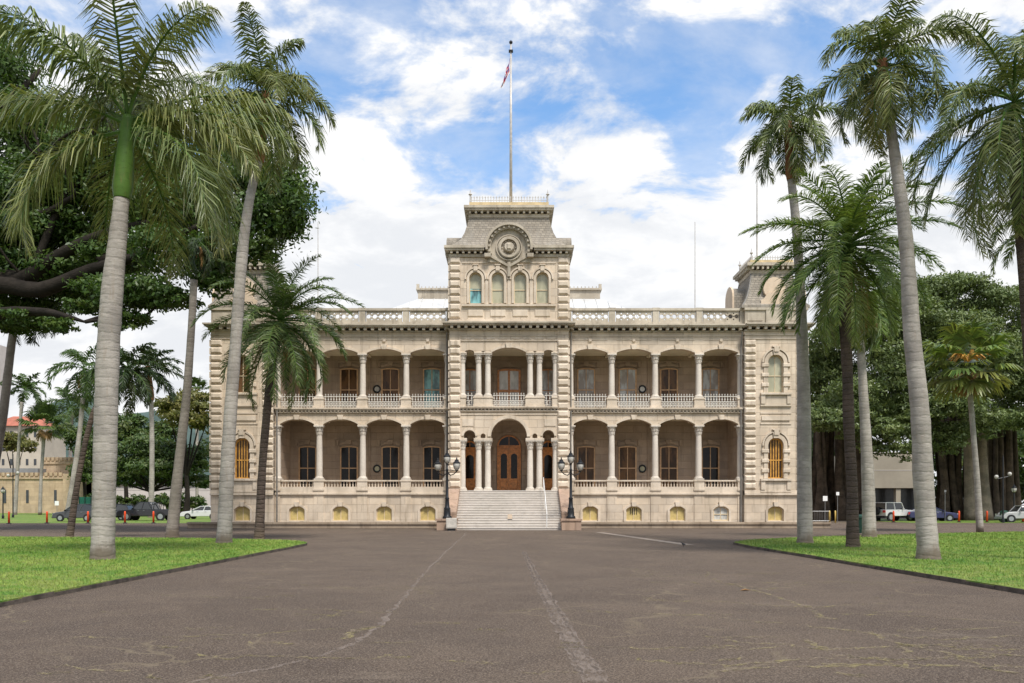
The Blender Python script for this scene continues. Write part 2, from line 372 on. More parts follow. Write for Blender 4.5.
def pix(px, py, depth): return Vector(((px-CX)*depth/F, CAMY+depth, CAMZ+(HY-py)*depth/F))
def gdepth(py, z=0.0): return F*(CAMZ-z)/(py-HY)
# ------------------------------------------------------------------ ground, roads, lawns
def sheet(name, pts, z, m_, t=0.0):
    mb = MB()
    if t: mb.slab(pts, z-t, z)
    else: mb.v = [(x, y, z) for x, y in pts]; mb._f(*range(len(pts)))
    return struct(mb.build(name, m_))
sheet('ground', [(-3000, -300), (3000, -300), (3000, 6000), (-3000, 6000)], 0.0, M['soil'])
sheet('driveway', [(-110, -75), (110, -75), (110, 12), (-110, 12)], 0.004, M['asphalt'])
def arcpts(cx, cy, r, a0, a1, n=8): return [(cx+r*math.cos(R(a0+(a1-a0)*i/n)), cy+r*math.sin(R(a0+(a1-a0)*i/n))) for i in range(n+1)]
LEFT = [(-8.2, -62), (-8.15, -40), (-8.1, -27)] + arcpts(-12.1, -25.6, 4.0, 0, 68, 8) + [(-14.5, -20.4), (-24.6, -18.6), (-70, -17.0), (-70, -62)]
RIGHT = [(9.7, -62), (9.45, -43.5), (9.25, -32)] + [(9.1, -27), (9.25, -24.2), (10.6, -21.9), (13.7, -19.4), (20, -15.6), (29.6, -11.4), (45, -7.5), (70, -5), (70, -62)]
LEFT.reverse()
lawnL = sheet('lawn', LEFT, .10, M['lawn'], .12); lawnR = sheet('lawn', RIGHT, .10, M['lawn'], .12)
def kerb(pts):
    mb = MB()
    for (a, b_) in zip(pts, pts[1:]):
        A, B = Vector(a), Vector(b_); L = (B-A).length; d = (B-A)/L; k = max(1, int(L/.9)); n = Vector((d.y, -d.x))
        for i in range(k):
            p, q = A+d*(L*i/k+.006), A+d*(L*(i+1)/k-.006); j = random.uniform(-.012, .012); h = .088+random.uniform(-.02, .012)
            mb.slab([tuple(p+n*(.09+j)), tuple(q+n*(.09+j)), tuple(q-n*.02), tuple(p-n*.02)][::1], -.02, h)
    return struct(mb.build('kerb', M['kerb']))
kerb(LEFT[::-1][:14][::-1]); kerb(RIGHT[:11])
sheet('far_lawn', [(-160, 13), (-24, 13), (-24, 100), (-160, 100)], .012, M['lawn'])
sheet('far_lawn', [(36, 14), (90, 14), (90, 34), (36, 34)], .012, M['lawn'])
gut = sheet('concrete_gutter', [(5.05, -10.0), (5.5, -10.0), (7.55, -24.6), (7.05, -24.6)], .012, M['gutter'])
def blades(name, poly, n, zone):
    """grass blades scattered over a lawn, denser near the camera"""
    P = np.array(poly); out = []
    x0, x1, y0, y1 = zone
    while sum(len(o) for o in out) < n:
        q = np.stack([rng.uniform(x0, x1, n), y0+(y1-y0)*rng.random(n)**1.35], 1)
        ins = np.zeros(len(q), bool); j = len(P)-1
        for i in range(len(P)):
            c = ((P[i, 1] > q[:, 1]) != (P[j, 1] > q[:, 1])) & (q[:, 0] < (P[j, 0]-P[i, 0])*(q[:, 1]-P[i, 1])/(P[j, 1]-P[i, 1]+1e-9)+P[i, 0]); ins ^= c; j = i
        out.append(q[ins])
    q = np.concatenate(out)[:n]; n = len(q)
    a = rng.uniform(0, 2*np.pi, n); d = np.clip((q[:, 1]-CAMY)/14, 1, 3); wd = .006*d; h = rng.uniform(.025, .07, n)
    lean = rng.normal(0, .03, (n, 2))
    V = np.zeros((n, 3, 3)); V[:, :, 2] = .10
    V[:, 0, :2] = q+np.stack([np.cos(a), np.sin(a)], 1)*wd[:, None]; V[:, 1, :2] = q-np.stack([np.cos(a), np.sin(a)], 1)*wd[:, None]
    V[:, 2, :2] = q+lean; V[:, 2, 2] += h
    me = bpy.data.meshes.new(name); me.vertices.add(n*3); me.vertices.foreach_set('co', V.reshape(-1))
    me.loops.add(n*3); me.loops.foreach_set('vertex_index', np.arange(n*3)); me.polygons.add(n); me.polygons.foreach_set('loop_start', np.arange(n)*3)
    me.materials.append(M['blade']); me.update(calc_edges=True)
    return struct(link(name, me), 'stuff')
blades('grass', LEFT, 110000, (-26, -8.15, -46, -19)); blades('grass', RIGHT, 110000, (9.1, 30, -46, -11))

# cracks and seams in the asphalt, laid as ragged strips
def strip(mb, pts, w0, jit=.05, sub=8, z=.008):
    P = [Vector(p) for p in pts]; dense = []
    for a, b_ in zip(P, P[1:]):
        for i in range(sub): dense.append(a.lerp(b_, i/sub)+Vector((random.gauss(0, jit), random.gauss(0, jit))))
    dense.append(P[-1]); b = len(mb.v)
    for i, p in enumerate(dense):
        t = (dense[min(i+1, len(dense)-1)]-dense[max(i-1, 0)]).normalized(); n = Vector((-t.y, t.x)); ww = w0*random.uniform(.35, 1.3)*(.3 if i in (0, len(dense)-1) else 1)
        mb.v += [(p.x+n.x*ww, p.y+n.y*ww, z), (p.x-n.x*ww, p.y-n.y*ww, z)]
    for i in range(len(dense)-1): mb._f(b+2*i, b+2*i+1, b+2*i+3, b+2*i+2)
def gp(px, py): d = gdepth(py); p = at(px, d); return (p.x, p.y)
mb = MB()
lines = [([(705, 672), (770, 668), (830, 667), (905, 664), (985, 669), (1024, 668)], .05), ([(800, 662), (850, 665), (920, 668)], .04),
  ([(722, 583), (765, 594), (800, 605), (815, 612), (830, 620)], .05), ([(640, 614), (700, 616), (760, 622), (820, 627), (870, 634), (940, 640), (1024, 637)], .045),
  ([(865, 631), (900, 645), (950, 655), (985, 668), (1000, 672)], .055), ([(725, 584), (790, 583), (840, 582), (905, 587)], .04), ([(640, 583), (690, 582), (700, 584)], .04),
  ([(830, 614), (900, 616), (1024, 624)], .035), ([(710, 572), (705, 577), (722, 583), (780, 592)], .04), ([(900, 560), (905, 562)], .02),
  ([(560, 610), (640, 614)], .03), ([(945, 628), (900, 632), (1024, 626)], .03), ([(600, 566), (660, 572), (640, 578)], .03),
  ([(225, 587), (250, 589), (275, 587)], .03), ([(95, 612), (130, 614)], .03), ([(185, 628), (210, 631)], .04), ([(345, 638), (360, 630), (378, 627)], .09),
  ([(5, 623), (35, 621)], .04), ([(150, 676), (160, 680)], .05), ([(60, 667), (130, 672)], .04), ([(230, 640), (290, 632), (350, 628)], .03), ([(250, 573), (290, 576)], .03),
  ([(900, 645), (905, 655), (925, 660)], .06), ([(830, 652), (812, 645), (800, 640)], .05)]
for pl, w0 in lines: strip(mb, [gp(*p) for p in pl], w0*.85, .055)
random.seed(19)
def branch(px, py, dx, n, w_, dep=0):
    P = [(px, py)]
    for i in range(n):
        px += dx*random.uniform(.6, 1.3); py += random.uniform(-2.2, 3.0)*(py-500)/90; P.append((px, py))
        if dep < 2 and random.random() < .22: branch(px, py, dx*random.uniform(.5, .9)*random.choice((1, 1, -.6)), random.randint(2, 4), w_*.7, dep+1)
    strip(mb, [gp(*p) for p in P if p[1] > 540 and p[1] < 700], w_, .04)
for px, py, n in ((600, 575, 6), (640, 600, 8), (690, 563, 5), (720, 640, 8), (560, 648, 7), (780, 585, 6), (830, 655, 6), (150, 595, 5), (60, 640, 6), (200, 655, 6), (250, 610, 5), (640, 660, 6), (300, 585, 4)): branch(px, py, 34, n, .03)
for _ in range(46):
    px, py = random.uniform(0, 1024), 548+130*random.random()**1.3; L_ = random.uniform(12, 70); dy = random.uniform(-3, 3)
    if gp(px, py)[0] < -7.8 or gp(px, py)[0] > 8.6: continue
    lines_ = [(px, py), (px+L_*.5, py+dy), (px+L_, py+dy*random.uniform(-.5, 2))]; strip(mb, [gp(*p) for p in lines_], random.uniform(.015, .035), .05)
cr = struct(mb.build('pavement_cracks', M['crack']))
mb = MB()
strip(mb, [gp(*p) for p in ((467, 533), (448, 550), (430, 568), (412, 588), (396, 607), (378, 627), (352, 645), (322, 656), (262, 670), (190, 683))], .045, .02, 14)
A_ = [gp(*p) for p in ((523, 552), (532, 575), (545, 602), (562, 640), (584, 683))]; B_ = [gp(*p) for p in ((525, 552), (537, 575), (554, 602), (578, 640), (606, 683))]
strip(mb, A_, .04, .012, 20); strip(mb, B_, .04, .012, 20); strip(mb, [((a[0]+b[0])/2, (a[1]+b[1])/2) for a, b in zip(A_, B_)], .10, .012, 24)
struct(mb.build('pavement_seams', M['seam']))

# ------------------------------------------------------------------ palace
def arc(xl, xr, sp, cr, n=14):
    a = (xr-xl)/2; r = max(.008, min(cr-sp, a)); Rr = (a*a+r*r)/(2*r); zc = sp+r-Rr; th = math.asin(min(1, a/Rr)); xc = (xl+xr)/2
    return [(xc+Rr*math.sin(-th+2*th*i/n), zc+Rr*math.cos(-th+2*th*i/n)) for i in range(n+1)]
def arch_panel(mb, xl, xr, zt, al, ar, sp, cr, yf, yb, zb=None):
    """wall above an arched opening"""
    zb = sp if zb is None else zb
    if al-xl > .005: mb.box(xl, al, yf, yb, zb, zt)
    if xr-ar > .005: mb.box(ar, xr, yf, yb, zb, zt)
    A = arc(al, ar, sp, cr); b = len(mb.v); n = len(A)
    for y in (yf, yb):
        mb.v += [(x, y, z) for x, z in A]+[(x, y, zt) for x, z in A]
    for i in range(n-1):
        mb._f(b+i, b+i+1, b+n+i+1, b+n+i); mb._f(b+2*n+i+1, b+2*n+i, b+3*n+i, b+3*n+i+1); mb._f(b+i+1, b+i, b+2*n+i, b+2*n+i+1)
def wall_bay(mb, xl, xr, zb, zt, al, ar, sill, sp, cr, yf, yb):
    mb.box(xl, al, yf, yb, zb, sp); mb.box(ar, xr, yf, yb, zb, sp); mb.box(al, ar, yf, yb, zb, sill)
    arch_panel(mb, xl, xr, zt, al, ar, sp, cr, yf, yb)
def archivolt(mb, al, ar, sp, cr, wd, yf, proud, n=16, key=.22, legs=0.0, grow=0.0):
    I = arc(al, ar, sp, cr, n); xc = (al+ar)/2; rise = cr-sp
    O = arc(al-wd*(1 if legs or rise > .6*(ar-al)/2 else .25), ar+wd*(1 if legs or rise > .6*(ar-al)/2 else .25), sp+(0 if legs or rise > .6*(ar-al)/2 else wd*.75), cr+wd, n)
    if legs: I = [(al, sp-legs)]+I+[(ar, sp-legs)]; O = [(al-wd, sp-legs)]+O+[(ar+wd, sp-legs)]
    b = len(mb.v); k = len(I); y = yf-proud
    mb.v += [(x, y, z) for x, z in I]+[(x, y, z) for x, z in O]+[(x, yf, z) for x, z in I]+[(x, yf, z) for x, z in O]
    for i in range(k-1):
        mb._f(b+i, b+i+1, b+k+i+1, b+k+i); mb._f(b+k+i, b+k+i+1, b+3*k+i+1, b+3*k+i); mb._f(b+i+1, b+i, b+2*k+i, b+2*k+i+1)
    if key: mb.prism([(xc-key*.5, cr-.04), (xc+key*.5, cr-.04), (xc+key*.72, cr+wd+.12), (xc-key*.72, cr+wd+.12)], yf-proud-.09, yf)
def poly_arch(w_, h, rise, n=12): return [(-w_/2, 0), (w_/2, 0)]+(arc(-w_/2, w_/2, h-rise, h, n)[::-1] if rise else [(w_/2, h), (-w_/2, h)])
def window(w_, h, rise, fm, gm, nx=2, ny=2, fw=.09, parent=None, split=None, mul=.045, name='window'):
    """frame mesh with pane children; origin at the middle of the foot"""
    mb = MB(); n = 12
    top = arc(-w_/2, w_/2, h-rise, h, n) if rise else [(-w_/2, h), (w_/2, h)]
    ti = arc(-w_/2+fw, w_/2-fw, h-max(rise, fw*.5+.03)-fw*.5, h-fw, n) if rise else [(-w_/2+fw, h-fw), (w_/2-fw, h-fw)]
    O = [(-w_/2, 0)]+top+[(w_/2, 0)]; I = [(-w_/2+fw, 0)]+ti+[(w_/2-fw, 0)]; k = len(O)
    mb.v = [(x, -.06, z) for x, z in O]+[(x, -.06, z) for x, z in I]+[(x, .06, z) for x, z in O]+[(x, .06, z) for x, z in I]
    for i in range(k-1):
        mb._f(i, i+1, k+i+1, k+i); mb._f(k+i, k+i+1, 3*k+i+1, 3*k+i); mb._f(i+1, i, 2*k+i, 2*k+i+1)
    mb.box(-w_/2+fw, w_/2-fw, -.058, .06, 0, fw)
    iw = w_/2-fw
    for i in range(1, nx): x = -iw+2*iw*i/nx; mb.box(x-mul/2, x+mul/2, -.035, .03, fw, h-fw-(.02 if rise else 0))
    for j in range(1, ny): z = fw+(h-2*fw-(rise*.5))*j/ny; mb.box(-iw, iw, -.043, .03, z-mul*.6, z+mul*.6)
    o = mb.build(name, fm, parent)
    if split:
        zs = h*split; p1 = MB().box(-w_/2+.02, w_/2-.02, .0, .03, .02, zs); pl = p1.build('pane', gm[1], o)
        q = [(x, z) for x, z in poly_arch(w_-.04, h-.02, rise, n)]; q[0] = (q[0][0], zs); q[1] = (q[1][0], zs)
        MB().prism(q, .001, .03).build('pane', gm[0], o)
    else:
        q = [(x, z+.01) for x, z in poly_arch(w_-.04, h-.02, rise, n)]
        MB().prism(q, .0, .03).build('pane', gm if not isinstance(gm, (list, tuple)) else gm[0], o)
    return o
def place(o, x, y, z): o.location = (x, y, z); return o

pal = thing('palace', 'two-storey cream stone palace with arcaded verandas, a central mansard tower and wide front steps', 'palace')
BX = [4.25, 7.37, 10.49, 13.61, 16.73]
FL, FU = 2.64, 8.56
def quoins(mb, x0, x1, yf, z0, z1, h=.545, d=.13):
    n = int(round((z1-z0)/h)); h = (z1-z0)/n
    for i in range(n): mb.cbox(x0-.03, x1+.03, yf-d, yf+.2, z0+i*h+.05, z0+(i+1)*h-.05, .10)
def cornice(mb, x0, x1, yf, yb, z, sides=(0, 0)):
    """bracketed main cornice, z is the foot"""
    mb.box(x0, x1, yf-.10, yb, z, z+.12); mb.box(x0-(.30 if sides[0] else 0), x1+(.30 if sides[1] else 0), yf-.52, yb, z+.30, z+.40)
    mb.box(x0-(.38 if sides[0] else 0), x1+(.38 if sides[1] else 0), yf-.60, yb, z+.40, z+.50)
    n = max(2, int((x1-x0)/.5))
    for i in range(n): x = x0+(x1-x0)*(i+.5)/n; mb.box(x-.10, x+.10, yf-.44, yf, z+.10, z+.30)
    for sgn, on in ((-1, sides[0]), (1, sides[1])):
        if on:
            for i in range(int((yb-yf)/.42)):
                y = yf+.2+i*.42; xx = x0 if sgn < 0 else x1; mb.box(min(xx, xx+sgn*.25), max(xx, xx+sgn*.25), y-.085, y+.085, z+.12, z+.30)
# column (shared mesh): shaft with children base and capital
def column_meshes(h, r):
    sh = MB(); sh.smooth = True; sh.lathe([(r, .22), (r*1.0, h*.3), (r*.95, h*.6), (r*.86, h-.62)], n=18, cap=False)
    ba = MB(); ba.box(-r*1.45, r*1.45, -r*1.45, r*1.45, 0, .09); ba.smooth = True
    ba.lathe([(r*1.35, .09), (r*1.42, .13), (r*1.35, .17), (r*1.12, .18), (r*1.2, .21), (r*1.04, .24)], n=18)
    ca = MB(); ca.smooth = True; ca.lathe([(r*.92, h-.66), (r*1.04, h-.63), (r*.9, h-.60), (r*.95, h-.4), (r*1.15, h-.2), (r*1.42, h-.09)], n=18)
    ca.smooth = False
    for ring, (zz, rr, hh) in enumerate(((h-.58, r*1.0, .24), (h-.38, r*1.12, .26))):
        for i in range(8):
            a = 2*math.pi*(i+.5*ring)/8; cx_, sy_ = math.cos(a), math.sin(a); t = (-sy_, cx_); b = len(ca.v); q = .075
            for rad_, z_, ww in ((rr, zz, q), (rr*1.08, zz+hh*.7, q), (rr*1.36, zz+hh, q*.6), (rr*1.3, zz+hh*.82, q*.5)):
                ca.v += [(cx_*rad_+t[0]*ww, sy_*rad_+t[1]*ww, z_), (cx_*rad_-t[0]*ww, sy_*rad_-t[1]*ww, z_)]
            for j in range(3): ca._f(b+2*j, b+2*j+1, b+2*j+3, b+2*j+2)
    ca.box(-r*1.5, r*1.5, -r*1.5, r*1.5, h-.09, h)
    return [m_.mesh(nm, M['column']) for nm, m_ in (('column', sh), ('base', ba), ('capital', ca))]
def column(ms, x, y, z):
    o = link('column', ms[0], pal, (x, y, z)); link('base', ms[1], o); link('capital', ms[2], o); return o
colL = column_meshes(7.30-3.42, .225); colU = column_meshes(12.42-9.27, .215); cenL = column_meshes(6.20-2.64, .215); cenU = column_meshes(12.32-9.27, .205)

for s in (-1, 1):
    wing = MB(); trim = MB(); cor = MB(); ceil = MB()
    for i in range(4):
        xl, xr = sorted((s*BX[i], s*BX[i+1])); xc = (xl+xr)/2
        wall_bay(wing, xl, xr, 0, 2.40, xc-.56, xc+.56, .48, 1.28, 1.55, 0, .4)
        archivolt(trim, xc-.56, xc+.56, 1.28, 1.55, .16, 0, .07, key=.26, legs=.80)
        trim.box(xc-.70, xc+.70, -.14, 0, .38, .475)
        arch_panel(wing, xl, xr, 8.22, xl+.27, xr-.27, 7.36, 7.76, 0, .42)
        archivolt(trim, xl+.27, xr-.27, 7.36, 7.76, .17, 0, .07, key=.30)
        arch_panel(wing, xl, xr, 13.95, xl+.27, xr-.27, 12.48, 12.78, 0, .42)
        archivolt(trim, xl+.27, xr-.27, 12.48, 12.78, .17, 0, .07, key=.30)
        # panelled frieze
        trim.box(xl+.3, xr-.3, -.035, 0, 13.42, 13.47); trim.box(xc-.1, xc+.1, -.10, 0, 13.30, 13.50)
        trim.box(xl, xr, -.05, 0, 13.66, 13.74)
    for i, x in enumerate(BX):
        X = s*x
        if i in (0, 4): X -= s*(.13 if i == 4 else -.16)
        hw = .36 if i not in (0, 4) else .24
        wing.box(X-hw, X+hw, -.06, 0, 0, 2.36)                                  # pilaster strip below each column
        trim.box(X-hw*.9, X+hw*.9, -.09, .45, 7.30, 7.42); trim.box(X-hw*.9, X+hw*.9, -.09, .45, 12.42, 12.54)
        ped = MB(); ped.box(X-hw, X+hw, -.10, .46, 2.64, 3.30); ped.box(X-hw-.04, X+hw+.04, -.14, .50, 3.30, 3.42); ped.box(X-hw-.04, X+hw+.04, -.14, .50, 2.645, 2.80); ped.build('pedestal', M['plaster'], pal); ped = MB()
        ped.box(X-hw, X+hw, -.10, .46, 8.56, 9.16); ped.box(X-hw-.04, X+hw+.04, -.14, .50, 9.16, 9.27); ped.box(X-hw-.04, X+hw+.04, -.14, .50, 8.565, 8.72); ped.build('pedestal', M['plaster'], pal)
        column(colL, X, .18, 3.42); column(colU, X, .18, 9.27)
    x0, x1 = sorted((s*4.25, s*16.73))
    for (zb, zt, pr) in ((2.36, 2.46, .14), (2.46, 2.645, .07), (8.20, 8.28, .14), (8.36, 8.46, .22), (8.46, 8.565, .28)): trim.box(x0, x1, -pr, .3, zb, zt)
    n = int((x1-x0)/.26)
    for i in range(n): x = x0+(x1-x0)*(i+.5)/n; trim.box(x-.05, x+.05, -.19, -.02, 8.28, 8.36)
    cornice(cor, x0, x1, 0, .45, 13.95)
    wing.box(x0, x1, .42, 3.15, 2.46, 2.63); wing.box(x0, x1, .42, 3.15, 8.36, 8.55)
    ceil.box(x0, x1, .40, 3.15, 7.95, 8.05); ceil.box(x0, x1, .40, 3.15, 12.86, 12.98)
    for i in range(5): X = s*BX[i]; ceil.box(X-.12, X+.12, .42, 3.1, 7.80, 7.95); ceil.box(X-.12, X+.12, .42, 3.1, 12.72, 12.86)
    wing.build('wing_wall', M['stone'], pal); trim.build('wing_moulding', M['plaster'], pal)
    cor.build('cornice', M['cement'], pal); ceil.build('veranda_ceiling', M['ceil'], pal)

# balustrades: one part per bay
def balustrade(L):
    mb = MB(); mb.box(-L/2, L/2, -.05, .21, 2.645, 2.92); mb.box(-L/2, L/2, -.07, .23, 3.30, 3.40)
    n = int(L/.2)
    for i in range(n):
        x = -L/2+L*(i+.5)/n; mb.smooth = True
        mb.lathe([(.045, 2.92), (.035, 2.97), (.065, 3.06), (.03, 3.2), (.05, 3.30)], (x, .08, 0), 8, cap=False); mb.smooth = False
    return mb.mesh('balustrade', M['plaster'])
def railing(L):
    mb = MB(); z0, z1 = FU+.12, 9.52
    mb.box(-L/2, L/2, .04, .09, z0, z0+.05); mb.box(-L/2, L/2, .045, .085, z0+.32, z0+.36); mb.box(-L/2, L/2, .04, .09, z1-.16, z1-.11)
    n = int(L/.19)
    for i in range(n):
        x = -L/2+L*(i+.5)/n; mb.box(x-.018, x+.018, .05, .08, z0-.1, z1-.02)
        mb.prism([(x-.045, z1-.02), (x, z1-.06), (x+.045, z1-.02), (x, z1+.07)], .05, .08)
        for k in (z0+.18, z0+.5):
            h = .10; q = .05; mb.prism([(x-q, k), (x, k-h), (x+q, k), (x, k+h)], .045, .085)
        mb.prism([(x+.06, z0+.05), (x+.085, z0+.05), (x+.13, z0+.32), (x+.105, z0+.32)], .055, .08); mb.prism([(x+.105, z0+.05), (x+.13, z0+.05), (x+.085, z0+.32), (x+.06, z0+.32)], .05, .075)
    return mb.mesh('railing', M['white_iron'])
bal, rail = balustrade(3.12-.74), railing(3.12-.74)
for s in (-1, 1):
    for i in range(4):
        xc = s*(BX[i]+BX[i+1])/2; link('balustrade', bal, pal, (xc, 0, 0)); link('railing', rail, pal, (xc, 0, 0))
# basement shutters
bs = window(1.12, 1.07, .27, M['cream_frame'], M['shutter'], 2, 1, .06, pal, name='basement_window')
for s in (-1, 1):
    for i in range(4):
        xc = s*(BX[i]+BX[i+1])/2
        if s == 1 and i == 3: o = window(1.12, 1.07, .27, M['cream_frame'], M['glass_pale'], 2, 2, .09, pal, name='basement_window')
        elif s == -1 and i == 3: o = bs
        else: o = copy_tree(bs)
        place(o, xc, .12, .48)
        if s == 1 and i == 1:
            b_ = MB()
            for k in range(4): b_.box(-.25+k*.15, -.21+k*.15, -.03, -.005, .45, .92)
            b_.build('vent_bars', M['iron'], o)
basement = MB(); basement.box(-16.7, 16.7, .5, .6, 0, 2.4); basement.build('basement_backing', M['dim'], pal)

# veranda back wall with its windows and door surrounds
back = MB(); back.box(-16.73, 16.73, 3.1, 3.4, 2.4, 13.9); 
for s in (-1, 1): back.box(*sorted((s*16.73, s*16.5)), .42, 3.1, 2.64, 13.0)
kinds = {'amber': (M['wood_pale'], M['glass_amber']), 'dark': (M['wood_pale'], M['glass']), 'curtain': (M['wood_pale'], M['glass_curtain_reflect']), 'teal': (M['wood_pale'], M['glass_teal'])}
protos = {}
def vwin(kind, x, z, h):
    key = (kind, h)
    if key not in protos: protos[key] = o = window(1.36, h, .10, *kinds[kind], 2, 2, .10, pal, mul=.06)
    else: o = copy_tree(protos[key])
    return place(o, x, 3.02, z)
lay = {(-1, 0): ['dark', 'dark', 'dark', 'dark'], (1, 0): ['amber', 'amber', 'amber', 'dark'], (-1, 1): ['teal', 'amber', 'amber', 'amber'], (1, 1): ['curtain', 'curtain', 'amber', 'curtain']}
for (s, fl), ks in lay.items():
    z = FL+.12 if fl == 0 else FU+.12; h = 3.3 if fl == 0 else 3.25
    for i, k in enumerate(ks):
        x = s*(BX[i]+BX[i+1])/2; vwin(k, x, z, h)
        surr = MB(); surr.box(x-.86, x-.70, 3.02, 3.1, z-.1, z+h); surr.box(x+.70, x+.86, 3.02, 3.1, z-.1, z+h)
        archivolt(surr, x-.70, x+.70, z+h, z+h+.16, .2, 3.1, .09, key=.3)
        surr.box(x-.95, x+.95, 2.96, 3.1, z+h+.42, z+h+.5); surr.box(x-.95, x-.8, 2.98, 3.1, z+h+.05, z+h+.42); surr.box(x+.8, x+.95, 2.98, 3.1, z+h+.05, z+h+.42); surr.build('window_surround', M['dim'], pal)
for s in (-1, 1):
    for z0 in (FL, FU): back.box(-16.5, 16.5, 3.06, 3.1, z0, z0+.3) if s == 1 else None
    for z0, z1 in ((FL, 7.9), (FU, 12.8)): MB().box(s*10.49-.04, s*10.49+.04, 3.0, 3.1, z0, z1).build('downpipe', M['dim'], pal)
    for zc in (4.35, 10.35):                                                       # round black-rimmed discs
        rd = MB(); rd.smooth = True
        for k in range(24):
            a, a2 = 2*math.pi*k/24, 2*math.pi*(k+1)/24; b = len(rd.v)
            for aa in (a, a2):
                for rr, yy in ((.19, 0), (.19, -.07), (.26, -.1), (.31, -.05), (.31, 0)): rd.v.append((rr*math.cos(aa), yy, rr*math.sin(aa)))
            for q in range(4): rd._f(b+q, b+q+1, b+5+q+1, b+5+q)
        o = rd.build('wall_roundel', M['iron'], pal, (s*(9.95 if s < 0 else 10.05), 3.08, zc))
        MB().lathe([(.20, -.03), (.20, .0)], n=20, axis='y').build('disc', M['glass_pale'] if zc > 6 else M['glass_blind'], o)
# downpipes beside the tower
dp = MB()
for s in (-1, 1): pass
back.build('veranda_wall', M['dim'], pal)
for s in (-1, 1):
    for x in (4.42, 16.56): MB().tube([(s*x, -.16, .3), (s*x, -.16, 12.9), (s*x, -.3, 13.3), (s*x, -.5, 13.9)], .055, 8).build('downpipe', M['pipe'], pal)

# ------------------------------------------------------------------ pierced parapet
def pierced(L, z0=14.45, H=1.22):
    mb = MB(); mb.box(-L/2, L/2, -.06, .18, z0, z0+.26); mb.box(-L/2, L/2, -.10, .22, z0+H-.17, z0+H)
    za, zb = z0+.26, z0+H-.17; c = (zb-za)/2; n = int(L/.43); cw = L/n
    for i in range(n):
        xc = -L/2+cw*(i+.5)
        for (ox, oz, r, wx, wz) in ((0, (za+zb)/2, .155, cw*.36, c),) + (((cw/2), za+c*.45, .055, cw*.14, c/2), (cw/2, za+c*1.55, .055, cw*.14, c/2)):
            if i == n-1 and ox: continue
            N = 16; b = len(mb.v)
            for y in (0.0, .12):
                for k in range(N):
                    a = 2*math.pi*k/N; ca, sa = math.cos(a), math.sin(a); t = min(wx/max(abs(ca), 1e-6), wz/max(abs(sa), 1e-6))
                    mb.v += [(xc+ox+r*ca, y, oz+r*sa), (xc+ox+t*ca, y, oz+t*sa)]
            for k in range(N):
                k2 = (k+1) % N
                mb._f(b+2*k, b+2*k+1, b+2*k2+1, b+2*k2); mb._f(b+2*N+2*k, b+2*N+2*k2, b+2*N+2*k2+1, b+2*N+2*k+1); mb._f(b+2*k2, b+2*N+2*k2, b+2*N+2*k, b+2*k)
    return mb.mesh('parapet', M['cement'])
pm = pierced(3.12-.44)
for s in (-1, 1):
    for i in range(4): link('parapet', pm, pal, (s*(BX[i]+BX[i+1])/2, -.05, 0))
    for i in range(5):
        X = s*BX[i]; pp = MB(); pp.box(X-.22, X+.22, -.13, .16, 14.45, 15.52); pp.box(X-.26, X+.26, -.17, .20, 15.50, 15.70); pp.build('parapet_pier', M['cement'], pal)

